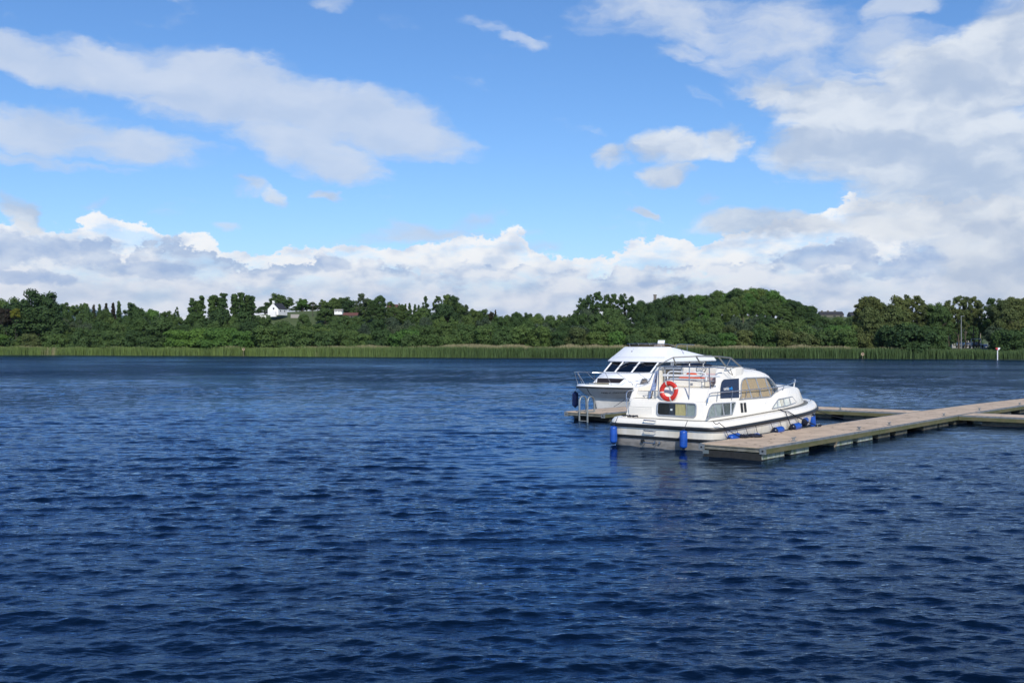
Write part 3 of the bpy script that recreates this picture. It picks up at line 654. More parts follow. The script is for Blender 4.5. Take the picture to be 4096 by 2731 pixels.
# ------------------------------------------------------------------ reeds
def build_reeds():
    r = np.random.default_rng(3); xs = []; ys = []; hs = []; tn = []
    def strip(x0, x1, n, d0, d1, h0, h1):
        X = r.uniform(x0, x1, n); d = r.uniform(d0, d1, n)
        Y = np.array([shoreY(x) for x in X]) + d
        clump = np.interp(X, np.arange(-400, 401, 3.), np.random.default_rng(8).uniform(.86, 1.1, 267)) * np.interp(X, np.arange(-400, 401, 17.), np.random.default_rng(9).uniform(.9, 1.08, 48))
        H = r.uniform(h0, h1, n) * clump; return X, Y, H
    S = [strip(-330, 260, 140000, -.5, 6.5, 2.1, 3.1)]
    X = np.concatenate([s[0] for s in S]); Y = np.concatenate([s[1] for s in S]); H = np.concatenate([s[2] for s in S])
    left = np.clip((-30 - X) / 40, 0, 1); H = H * (1 - .12 * left) * (1 - .18 * np.clip((X - 70) / 30, 0, 1))
    n = len(X); W = r.uniform(.025, .06, n); lean = r.normal(0, .30, (n, 2)); a = r.uniform(0, np.pi, n)
    dx, dyv = np.cos(a) * W, np.sin(a) * W
    zb = np.full(n, -.3)
    P = np.zeros((n, 6, 3))
    for i, (f, wf) in enumerate(((0, 1), (.6, 1.), (1, .35))):
        z = zb + (H - zb) * f; lx = lean[:, 0] * f * f; ly = lean[:, 1] * f * f
        P[:, i * 2] = np.stack([X + lx - dx * wf, Y + ly - dyv * wf, z], 1); P[:, i * 2 + 1] = np.stack([X + lx + dx * wf, Y + ly + dyv * wf, z], 1)
    b = np.arange(n)[:, None] * 6; q = np.concatenate([b + np.array([[0, 1, 3, 2]]), b + np.array([[2, 3, 5, 4]])], 0).astype(np.int32)
    me = bpy.data.meshes.new('reeds'); me.vertices.add(n * 6); me.vertices.foreach_set('co', P.reshape(-1).astype(np.float32)); me.loops.add(q.size); me.loops.foreach_set('vertex_index', q.ravel()); me.polygons.add(len(q)); me.polygons.foreach_set('loop_start', np.arange(0, q.size, 4, dtype=np.int32)); me.update()
    m = bpy.data.materials.new('reed_stems'); m.use_nodes = True; nt = m.node_tree; bb = nt.nodes['Principled BSDF']; bb.inputs['Roughness'].default_value = .8
    g = nt.nodes.new('ShaderNodeNewGeometry'); sp = nt.nodes.new('ShaderNodeSeparateXYZ'); nt.links.new(g.outputs['Position'], sp.inputs[0])
    x, y, z = (V(nt, sp.outputs[i]) for i in range(3))
    patch = noise(nt, vec(nt, x, y * .3, 0.), .06, 4, .6); fine = noise(nt, vec(nt, x, y, z * .2), .7, 4, .6)
    tan = (z + (fine - .5) * 1.4 + (patch - .5) * 1.2).step(2.25, 3.0)
    tan = (tan * x.step(-60., 20., .75, 1.)).max((patch + (fine - .5) * .6).step(.60, .74) * x.step(-70., -30., .75, .2))
    green = mixc(nt, x.step(-70., 0.), (.125, .185, .040), (.058, .105, .026))
    green = mixc(nt, fine.step(.35, .7, 0., .6), green, (.06, .10, .03))
    nt.links.new(mixc(nt, tan, green, (.27, .235, .125)), bb.inputs['Base Color']); me.materials.append(m)
    o = bpy.data.objects.new('reeds', me); COL.objects.link(o); tag(o, 'tall green reeds with tan tops along the far shore', 'reeds', kind='stuff')
    # grassy margin and lily fringe in front of the reeds
    mb = MB(); vs = []
    xs = np.arange(-330, 262, 2.0)
    for i, x in enumerate(xs):
        w = 2.2 + 1.6 * math.sin(x * .13) + 1.2 * math.sin(x * .41 + 1)
        w = max(.6, w); y = shoreY(x); vs += [(x, y - w, .012), (x, y - w * .5, .05), (x, y + 1.5, .16)]
    k = len(xs); mb.add(vs, [(i * 3 + j, (i + 1) * 3 + j, (i + 1) * 3 + j + 1, i * 3 + j + 1) for i in range(k - 1) for j in range(2)])
    o = mb.build('water_plants', mat('floating_leaves', (.035, .05, .025), .6, col2=(.015, .022, .015), vscale=.8)); tag(o, 'dark floating water plants along the foot of the reeds', 'water plants', kind='stuff')
build_reeds()

# ------------------------------------------------------------------ far buildings and small things
ROOFD = mat('dark_slate_roof', (.035, .033, .036), .7, var=.2); ROOFR = mat('red_brown_roof', (.14, .055, .04), .8, var=.2); RENDER = mat('white_render', (.85, .84, .82), .7, var=.05, vscale=1.); RENDG = mat('grey_render', (.34, .32, .29), .8, var=.1)
DULL = mat('dull_brown_wall', (.12, .115, .09), .9)
WIN = mat('far_window_glass', (.02, .025, .03), .15)
def gable_house(name, loc, rz, L, Wd, He, Hr, wall_m, roof_m, label, windows=(), chimneys=(), over=.35, gw=()):
    """ridge runs along local x; front gable at -x"""
    e = empty(name, loc, rz); mb = MB()
    x0, x1, y = -L / 2, L / 2, Wd / 2
    vs = [(x0, -y, -.5), (x0, y, -.5), (x0, y, He), (x0, 0, He + Hr), (x0, -y, He), (x1, -y, -.5), (x1, y, -.5), (x1, y, He), (x1, 0, He + Hr), (x1, -y, He)]
    mb.add(vs, [(0, 4, 3, 2, 1), (5, 6, 7, 8, 9), (0, 1, 6, 5), (1, 2, 7, 6), (0, 5, 9, 4), (2, 3, 8, 7), (3, 4, 9, 8)]); mb.build('wall', wall_m, e)
    rb = MB(); th = .15; sl = Hr / y
    for sgn in (-1, 1):
        yy = y + over
        P = [(0, Hr + He + .02), (sgn * yy, He + Hr - yy * sl + .02), (sgn * yy, He + Hr - yy * sl + .02 + th), (0, Hr + He + .02 + th)]
        rb.add([(x0 - over, a, b) for a, b in P] + [(x1 + over, a, b) for a, b in P], [(0, 1, 2, 3), (7, 6, 5, 4), (0, 4, 5, 1), (1, 5, 6, 2), (2, 6, 7, 3), (3, 7, 4, 0)])
    rf = rb.build('roof', roof_m, e)
    for (cx, cw, ch) in chimneys:
        MB().box((cx, 0, He + Hr + ch / 2 - .3), (cw, cw * 1.2, ch + .6)).box((cx, 0, He + Hr + ch + .05), (cw * 1.25, cw * 1.45, .12)).build('chimney', wall_m, rf)
    for (wx, wz, ww, wh) in windows:    # on the -y wall
        MB().box((wx, -y - .02, wz), (ww, .06, wh)).build('window', WIN, e)
    for (wy, wz, ww, wh) in gw:         # on the gable wall at -x
        f = MB().box((x0 - .01, wy, wz), (.05, ww + .16, wh + .16)).build('window', WHITEP, e); MB().box((x0 - .05, wy, wz), (.05, ww, wh)).build('pane', WIN, f)
    tag(e, label, 'house'); return e
p = at(1110, 1258, 440)
h = gable_house('farmhouse', (p.x, 440, p.z + .2), R(74), 7.6, 5.0, 2.1, 2.4, RENDER, ROOFD, 'white gabled farmhouse on the hill with dark roof and end chimney', gw=((-.3, 2.2, .7, .8),), windows=((-2., 1.3, .6, .7), (1.6, 1.3, .6, .7)), chimneys=((-3.4, .7, .9),), over=.12)
MB().prism([(-1.2, -1), (1.2, -1), (1.2, 1.2), (0, 1.7), (-1.2, 1.2)], lambda q, d: Vector((-3.8 - d, q[0] - .5, q[1] - .2)), 0, 1.0).build('porch', RENDER, h)
mb = MB(); 
mb.box((1.2, 3.2, .4), (4.2, 1.6, 1.6)); an = mb.build('annexe', RENDER, h)
# garden walls and small white things beside the farmhouse
for (px, w, hh, lab, nm) in ((1052, 24, 1.0, 'low white garden wall left of the farmhouse', 'garden_wall'), (1180, 34, .9, 'low stone garden wall right of the farmhouse', 'garden_wall')):
    q = at(px, 1250, 441); W = w / FPX * 441
    tag(MB().box((q.x, 441, ground(q.x, 441) + hh / 2 + .3), (W, .3, hh + .6)).box((q.x, 441, ground(q.x, 441) + hh + .65), (W + .15, .42, .1)).build(nm, RENDER if px < 1100 else RENDG), lab, 'wall')
def roof_at(name, px0, px1, ytop, yb, D, wall_m, roof_m, label, ch=(), He=3.):
    q = at((px0 + px1) / 2, ytop, D); L = (px1 - px0) / FPX * D; Hr = (yb - ytop) / FPX * D
    return gable_house(name, (q.x, D, q.z - Hr - He), 0., L, Hr * 2.6 + 2, He, Hr, wall_m, roof_m, label, chimneys=ch, over=.2, windows=((-L * .3, He * .7, L * .1, He * .3), (L * .1, He * .7, L * .1, He * .3), (L * .38, He * .7, L * .1, He * .3)))
roof_at('terrace_house', 3276, 3368, 1247, 1259, 600, DULL, ROOFD, 'long dark slate roofed house seen above the bushes right of the wooded knoll', ((-5, .9, .6), (-1.5, .9, .6), (2.5, .9, .6)))
roof_at('distant_house', 3396, 3436, 1249, 1262, 610, DULL, ROOFD, 'small dark roofed house just right of the long roof', ((0, .8, .6),))
roof_at('barn', 1376, 1432, 1252, 1262, 415, DULL, ROOFR, 'low barn with red brown roof among the trees below the lawn', He=2.)
roof_at('brick_bungalow', 1550, 1590, 1219, 1229, 470, DULL, ROOFR, 'bungalow with brown roof peeping over trees left of the cone tree', ((3, .7, .6),))
roof_at('shed', 1340, 1371, 1238, 1243, 432, RENDER, RENDG, 'long pale shed at the edge of the hillside lawn', He=1.1)
q = at(2620, 1182, 405); e = empty('stone_tower', (q.x, 405, ground(q.x, 405)))
MB().box((0, 0, (q.z - e.location.z) / 2), (1.0, 1.0, q.z - e.location.z)).build('tower_wall', mat('grey_stone', (.2, .18, .15), .9, var=.4, vscale=2), e); MB().box((0, 0, q.z - e.location.z + .2), (1.25, 1.25, .35)).build('coping', MATS['grey_stone'], e)
tag(e, 'small grey stone tower top rising from trees left on the wooded knoll', 'tower')
q = at(3842, 1362, 385)
gable_house('grey_house', (q.x, 385, .8), R(-8), 7.5, 6, q.z + 3.0, 1.9, RENDG, ROOFD, 'grey house with dark roof seen through the gap behind the parked cars', windows=((-1.8, 4.5, .9, 1.1), (1.5, 4.5, .9, 1.1), (0, 1.8, .9, 1.2)))
# cars
def car(px, D, rz, col, label):
    x = (px - XC) / FPX * D; e = empty('parked_car', (x, D, ground(x, D)), rz); cm = mat(label.split()[0] + '_car_paint', col, .25, metal=.3, coat=.5)
    prof = [(-2.1, .35), (-2.15, .75), (-1.75, .95), (-.95, 1.0), (-.35, 1.42), (1.05, 1.45), (1.75, 1.0), (2.1, .92), (2.15, .4)]
    MB().prism(prof, lambda p_, d: Vector((p_[0], d * (1 if p_[1] < 1.05 else .82), p_[1])), -.85, .85).build('body', cm, e, bevel=.06)
    MB().prism([(-.82, 1.02), (-.33, 1.36), (1.0, 1.38), (1.5, 1.02)], lambda p_, d: Vector((p_[0], d * (1 if p_[1] < 1.05 else .86), p_[1])), -.87, .87).build('window', WIN, e)
    for x_ in (-1.35, 1.35):
        for y_ in (-.8, .8):
            MB().tube([(x_, y_ - .1, .32), (x_, y_ + .1, .32)], .32, 14).build('wheel', BLK, e)
    for y_ in (-.6, .6): MB().box((-2.13, y_, .68), (.08, .3, .16)).build('headlight', TAPE, e)
    tag(e, label, 'car', 'cars parked beyond the reeds')
car(3840, 268, R(70), (.35, .37, .4), 'silver car parked left beside the lamp column')
car(3873, 272, R(80), (.10, .11, .13), 'grey car parked between the silver and black cars')
car(3906, 270, R(95), (.02, .02, .025), 'black car parked next to the white goal')
car(3938, 276, R(60), (.03, .05, .1), 'navy car parked right of the white goal post')
# goal
q = at(3905, 1390, 262); e = empty('football_goal', (at(3885, 1390, 262).x, 262, ground(q.x, 262)))
Wg = 39 / FPX * 262
for x in (0, Wg): MB().tube([(x, 0, 0), (x, 0, 2.3)], .09, 8).build('post', WHITEP, e)
MB().tube([(0, 0, 2.35), (Wg, 0, 2.35)], .09, 8).build('crossbar', WHITEP, e); tag(e, 'white goal frame standing beside the parked cars', 'goal')
# lamp column, birch stem
def column_at(name, px, ytop, D, r0, m, label, lamp=False):
    x = (px - XC) / FPX * D; g = ground(x, D); z = at(px, ytop, D).z - g; e = empty(name, (x, D, g))
    MB().tube([(0, 0, -.2), (0, 0, z * .5), (0, 0, z)], [r0, r0 * .85, r0 * .6], 8).build('pole', m, e)
    if lamp: MB().box((.3, 0, z + .02), (.9, .25, .14), bev=.04).build('lamp_head', GALV, e)
    else: MB().box((0, 0, z * .96), (1.2, .1, .1)).build('crossarm', m, e)
    tag(e, label, 'pole')
column_at('lamp_column', 3845, 1265, 256, .17, GALV, 'tall grey lamp column in front of the parked cars', True)
column_at('lamp_column', 3922, 1262, 270, .12, mat('weathered_wood', (.30, .27, .22), .8), 'thin pale pole rising behind the white goal', True)
column_at('telegraph_pole', 1251, 1205, 445, .14, BARK, 'wooden telegraph pole on the lawn right of the farmhouse')
column_at('telegraph_pole', 1425, 1228, 420, .14, BARK, 'wooden telegraph pole above the red brown barn')
# channel marker
D = 223.5; x = (3990 - XC) / FPX * D; e = empty('channel_marker', (x, D, 0))
MB().tube([(0, 0, -.8), (0, 0, 2.2)], .11, 10).build('post', WHITEP, e)
for sg, m_ in ((-1, mat('red_marker_paint', (.45, .03, .03), .4)), (1, WHITEP)):
    A = [(0, 0)] + [(sg * .50 * math.cos(R(a)), -.50 * math.sin(R(a))) for a in range(0, 91, 10)]
    MB().prism(A, lambda p_, d: Vector((p_[0], d, 2.62 + p_[1])), -.13, -.19).build('half_disc', m_, e)
tag(e, 'white post marker with half red half white disc in front of the right reeds', 'marker')
for px, yt, D, lab in ((3417, 1416, 243, 'round tan board on a short post in the reeds right of the boats'), (984, 1397, 290, 'round brown board on a short post in the reeds below the poplars')):
    x = (px - XC) / FPX * D; Y = shoreY(x) - 1.2; z = at(px, yt, Y).z; e = empty('notice_post', (x, Y, 0))
    MB().tube([(0, 0, -.8), (0, 0, z)], .05, 8).build('post', mat('post_wood', (.2, .17, .12), .8), e)
    MB().tube([(0, -.06, z), (0, -.14, z)], .36, 16).build('board', mat('tan_board', (.42, .30, .19), .7, var=.3), e)
    MB().tube([(.05, -.15, z + .05), (.05, -.17, z + .05)], .15, 12).build('hole_mark', BLK, e); tag(e, lab, 'sign post')

# ------------------------------------------------------------------ pontoons
PW = 2.14; DZ = .39
def frame(parent_loc, rz): return None
def pontoon(s0, s1, t0, t1, axis, label, floats, cleats=(), end0=False, end1=False, rot=0., name='pontoon'):
    """axis 's': long side along the walkway; local x = t (right), local y = s"""
    o = mar(s0, t0); e = empty(name, o, -MA + rot)
    L, W = s1 - s0, t1 - t0
    M = lambda x, y, z: Vector((x, y, z))
    # deck slab
    MB().box((W / 2, L / 2, DZ - .03), (W - .10, L - .03, .06)).build('deck', PDECK, e, bevel=.008)
    # edge strips
    es = MB()
    if axis == 's':
        for x in (.03, W - .03): es.box((x, L / 2, DZ - .025), (.055, L - .012, .065))
    else:
        for y in (.03, L - .03): es.box((W / 2, y, DZ - .025), (W - .012, .055, .065))
    es.build('edge_strip', GALV, e)
    if axis == 's':
        for x in (.045, W - .045): MB().box((x, L / 2, DZ - .13), (.09, L - .004, .145)).build('side_beam', TIMBER, e)
        ends = [y for y, f in ((.03, end0), (L - .03, end1)) if f]
        for y in ends: 
            sg = -1 if y < 1 else 1
            MB().box((W / 2, y + .02 * sg, DZ - .045), (W - .22, .05, .025)).box((W / 2, y + .02 * sg, DZ - .148), (W - .22, .06, .02)).box((W / 2, y, DZ - .10), (W - .2, .03, .10)).build('end_beam', ENDB, e)
            for x in (.06, W - .06):
                br = MB().box((x, y + .045 * sg, DZ - .11), (.2, .03, .19)).build('corner_bracket', GALV, e)
                MB().tube([(x, y + .05 * sg, DZ - .11), (x, y + .075 * sg, DZ - .11)], .028, 10).build('bolt', BLK, br)
    else:
        for y in (.045, L - .045): MB().box((W / 2, y, DZ - .13), (W - .004, .09, .145)).build('side_beam', TIMBER, e)
    for (a, b) in floats:
        if axis == 's': c, d = (W / 2, (a + b) / 2), (W - .22, b - a)
        else: c, d = ((a + b) / 2, L / 2), (b - a, L - .3)
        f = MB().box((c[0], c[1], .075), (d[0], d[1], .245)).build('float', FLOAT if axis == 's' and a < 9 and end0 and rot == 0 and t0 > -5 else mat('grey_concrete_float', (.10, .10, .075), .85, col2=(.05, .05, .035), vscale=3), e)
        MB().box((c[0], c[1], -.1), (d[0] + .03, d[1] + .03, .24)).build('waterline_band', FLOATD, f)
    if end0: MB().box((W / 2, floats[0][0] - .02, .06), (W - .24, .03, .27)).build('dark_end_face', mat('near_black_end', (.022, .022, .02), .7, var=.4), e); MB().box((.2, floats[0][0] - .045, .14), (.2, .02, .11)).build('pale_patch', mat('grey_blue_patch', (.12, .15, .16), .7), e)  # near-black sheet over the float's end face, with a paler patch
    # leaves and dirt on the deck
    rr = random.Random(int(s0 * 10 + t0 * 7)); lf = MB()
    for _ in range(int(L * W * 3.2)):
        x, y, a = rr.uniform(.1, W - .1), rr.uniform(.1, L - .1), rr.uniform(0, 6.28); sz = rr.choice([.02, .03, .04, .05, .08])
        c, s = math.cos(a) * sz, math.sin(a) * sz
        lf.add([(x - c, y - s, DZ + .004), (x + s * .5, y - c * .5, DZ + .008), (x + c, y + s, DZ + .004), (x - s * .5, y + c * .5, DZ + .006)], [(0, 1, 2, 3)])
    lf.build('fallen_leaves', LEAFL, e)
    for (x, y) in cleats:
        k = MB(); k.box((x, y, DZ + .012), (.12, .16, .02)).tube([(x, y - .05, DZ), (x, y - .05, DZ + .09)], .018, 8).tube([(x, y + .05, DZ), (x, y + .05, DZ + .09)], .018, 8)
        k.tube([(x, y - .16, DZ + .115), (x, y - .08, DZ + .10), (x, y + .08, DZ + .10), (x, y + .16, DZ + .115)], [.014, .02, .02, .014], 8)
        k.build('cleat', GALV, e, smooth=True)
    tag(e, label, 'pontoon', 'floating pontoons of the jetty'); return e
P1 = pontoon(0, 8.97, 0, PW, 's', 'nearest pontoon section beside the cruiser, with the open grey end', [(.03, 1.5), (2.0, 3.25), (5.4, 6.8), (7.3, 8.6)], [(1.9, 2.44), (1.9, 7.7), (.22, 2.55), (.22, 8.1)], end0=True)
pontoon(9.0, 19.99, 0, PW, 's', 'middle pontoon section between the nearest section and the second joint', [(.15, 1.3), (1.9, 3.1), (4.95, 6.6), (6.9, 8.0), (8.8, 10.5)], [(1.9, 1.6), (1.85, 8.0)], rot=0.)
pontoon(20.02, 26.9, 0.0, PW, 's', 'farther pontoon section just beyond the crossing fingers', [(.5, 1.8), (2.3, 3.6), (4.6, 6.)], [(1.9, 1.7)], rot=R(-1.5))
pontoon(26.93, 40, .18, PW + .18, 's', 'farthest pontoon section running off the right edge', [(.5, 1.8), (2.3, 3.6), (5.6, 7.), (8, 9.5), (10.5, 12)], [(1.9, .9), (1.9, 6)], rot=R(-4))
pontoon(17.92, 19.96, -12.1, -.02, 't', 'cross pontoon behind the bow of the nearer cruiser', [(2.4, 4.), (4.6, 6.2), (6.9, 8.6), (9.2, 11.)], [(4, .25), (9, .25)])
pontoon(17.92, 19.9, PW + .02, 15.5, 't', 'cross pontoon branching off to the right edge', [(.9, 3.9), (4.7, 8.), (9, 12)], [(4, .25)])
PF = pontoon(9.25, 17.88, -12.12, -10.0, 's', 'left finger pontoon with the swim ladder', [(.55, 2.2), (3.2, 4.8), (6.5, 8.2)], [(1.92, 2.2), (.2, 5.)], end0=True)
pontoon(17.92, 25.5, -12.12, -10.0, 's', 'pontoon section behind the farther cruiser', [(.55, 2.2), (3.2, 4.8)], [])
# swim ladder on the left finger
ALUL = mat('ladder_aluminium', (.30, .32, .31), .45, metal=.4, var=.1)
ld = MB()
fx = lambda t: t + 12.12
for t in (-11.30, -10.86):
    x = fx(t); pts = [(x, -.06, -.35), (x, -.06, .3), (x, -.06, .85)] + [(x, .20 - .26 * math.cos(R(a)), .85 + .24 * math.sin(R(a))) for a in range(20, 170, 20)] + [(x, .46, .85), (x, .46, DZ)]
    rl = MB().tube(pts, (.028, .045), 10).build('ladder_rail', ALUL, PF, smooth=True)
    MB().box((x, .2, DZ + .03), (.05, .56, .06)).build('ladder_foot', ALUL, rl)
for z in (.02, .27, -.2): MB().box((fx(-11.08), -.06, z), (.40, .05, .03)).build('ladder_rung', ALUL, PF)
# chain hanging from the near pontoon
ch = MB()
for i in range(9):
    c = Vector((PW - .05 + .03 * math.sin(i), 5.22 + .03 * math.cos(i * 2), .27 - i * .055)); k = i % 2
    ch.tube([c + Vector((.025 * math.cos(a) * (1 - k), .025 * math.cos(a) * k, .04 * math.sin(a))) for a in [j * math.pi / 4 for j in range(8)]], .011, 6, closed=True)
ch.build('mooring_chain', CHAIN, P1)

# ------------------------------------------------------------------ plan-curve rings for hulls
def plan(hb, a0, ab, tip, ex, rc, n=26, ns=8):
    """closed plan curve: stern centre -> starboard -> bow -> port; (w, a)"""
    H = [(0., a0), (hb * .35, a0 + .004), (hb * .7, a0 + .015)]
    for i in range(ns + 1):
        q = i / ns * math.pi / 2; H.append((hb - rc + rc * math.sin(q), a0 + .02 + rc - rc * math.cos(q)))
    for i in range(1, 7): H.append((hb, a0 + .02 + rc + (ab - a0 - rc - .02) * i / 7))
    for i in range(n + 1):
        q = i / n * math.pi / 2; u = math.sin(q) ; 
        cu = max(0, 1 - u ** ex) ** (1 / ex); H.append((hb * cu, ab + (tip - ab) * u))
    H[-1] = (0., tip)
    return H + [(-w, a) for w, a in H[-2:0:-1]]
def outl(hb, ab, tip, ex, a):
    if a < ab: return hb
    u = min(1, (a - ab) / (tip - ab)); return hb * max(0, 1 - u ** ex) ** (1 / ex)
def ring(pc, zf): return [Vector((w, a, zf(a) if callable(zf) else zf)) for w, a in pc]
def panel_rings(top, bot, wf, side, off, th, n=14):
    """window-like skin between two polylines (a,z) with the same a-range, hugging w = wf(a, z)"""
    a0, a1 = min(top[0][0], bot[0][0]), max(top[-1][0], bot[-1][0]); mb = MB(); I = []; O = []
    m = 4
    for i in range(n + 1):
        f = i / n; T = lerpl(top, f); B = lerpl(bot, f)
        for j in range(m + 1):
            g = j / m; a, z = T[0] + (B[0] - T[0]) * g, T[1] + (B[1] - T[1]) * g; w = wf(a, z)
            I.append((side * (w + off), a, z)); O.append((side * (w + off + th), a, z))
    N = (n + 1) * (m + 1); vs = I + O; fs = []
    for i in range(n):
        for j in range(m):
            k = i * (m + 1) + j; q = (k, k + 1, k + m + 2, k + m + 1); fs.append(q); fs.append(tuple(x + N for x in q[::-1]))
    bd = [i * (m + 1) for i in range(n + 1)] + [n * (m + 1) + j for j in range(1, m + 1)] + [i * (m + 1) + m for i in range(n - 1, -1, -1)] + [j for j in range(m - 1, 0, -1)]
    for x, y in zip(bd, bd[1:] + bd[:1]): fs.append((x, x + N, y + N, y))
    mb.add(vs, fs); return mb
def lerpl(pts, f):
    L = [0]; 
    for p_, q_ in zip(pts, pts[1:]): L.append(L[-1] + math.hypot(q_[0] - p_[0], q_[1] - p_[1]))
    d = f * L[-1]
    for i in range(len(pts) - 1):
        if d <= L[i + 1] + 1e-9:
            t = (d - L[i]) / max(1e-9, L[i + 1] - L[i]); return (pts[i][0] + (pts[i + 1][0] - pts[i][0]) * t, pts[i][1] + (pts[i + 1][1] - pts[i][1]) * t)
    return pts[-1]
def outline_tube(top, bot, wf, side, off, r, closed=True):
    P = [lerpl(top, i / 16) for i in range(17)] + [lerpl(bot, 1 - i / 16) for i in range(17)]
    Q = []
    for a, z in P:
        if not Q or math.hypot(a - Q[-1][0], z - Q[-1][1]) > .03: Q.append((a, z))
    return MB().tube([(side * (wf(a, z) + off), a, z) for a, z in Q], r, 6, closed=True)
def window_on(parent, top, bot, wf, mull, side=1, curtain=None, curt_rng=None, back=INT, glass=None, fr=.022, name='window'):
    """backing, curtain, pane and frame on a cabin side; top/bot run aft -> forward"""
    f = outline_tube(top, bot, wf, side, .018, (.020, fr)).build(name, ALU, parent, smooth=True)
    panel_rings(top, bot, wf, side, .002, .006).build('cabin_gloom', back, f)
    if curtain:
        c0, c1 = curt_rng or (0, 1); mb = MB(); n = 60; vs = []
        for i in range(n + 1):
            g = c0 + (c1 - c0) * i / n; T = lerpl(top, g); B = lerpl(bot, g); off = .013 + .0045 * math.sin(i * 1.25)
            for k in range(4):
                q = .03 + k / 3 * .93; a, z = T[0] + (B[0] - T[0]) * q, T[1] + (B[1] - T[1]) * q; vs.append((side * (wf(a, z) + off), a, z))
        mb.add(vs, [(i * 4 + k, i * 4 + k + 1, i * 4 + k + 5, i * 4 + k + 4) for i in range(n) for k in range(3)])
        mb.build('curtain', curtain, f, smooth=True)
    panel_rings(top, bot, wf, side, .020, .003).build('pane', glass or GLASS, f)
    mm = MB()
    for (a0, z0), (a1, z1) in mull: mm.tube([(side * (wf(a0, z0) + .026), a0, z0), (side * (wf(a1, z1) + .026), a1, z1)], .025, 6)
    if mull: mm.build('mullion', ALU, f)
    return f
def face_panel(poly, fn, off, th): return MB().prism(poly, lambda p_, d: fn(p_[0], p_[1], d), off, off + th)
def rounded(x0, x1, z0, z1, r, n=5):
    P = []
    for cx, cz, a0 in ((x1 - r, z1 - r, 0), (x0 + r, z1 - r, 90), (x0 + r, z0 + r, 180), (x1 - r, z0 + r, 270)):
        for i in range(n + 1): a = R(a0 + 90 * i / n); P.append((cx + r * math.cos(a), cz + r * math.sin(a)))
    return P
def rail(pts, r, m, parent, name='rail', n=8, sm=True): return MB().tube(pts, r, n).build(name, m, parent, smooth=sm)

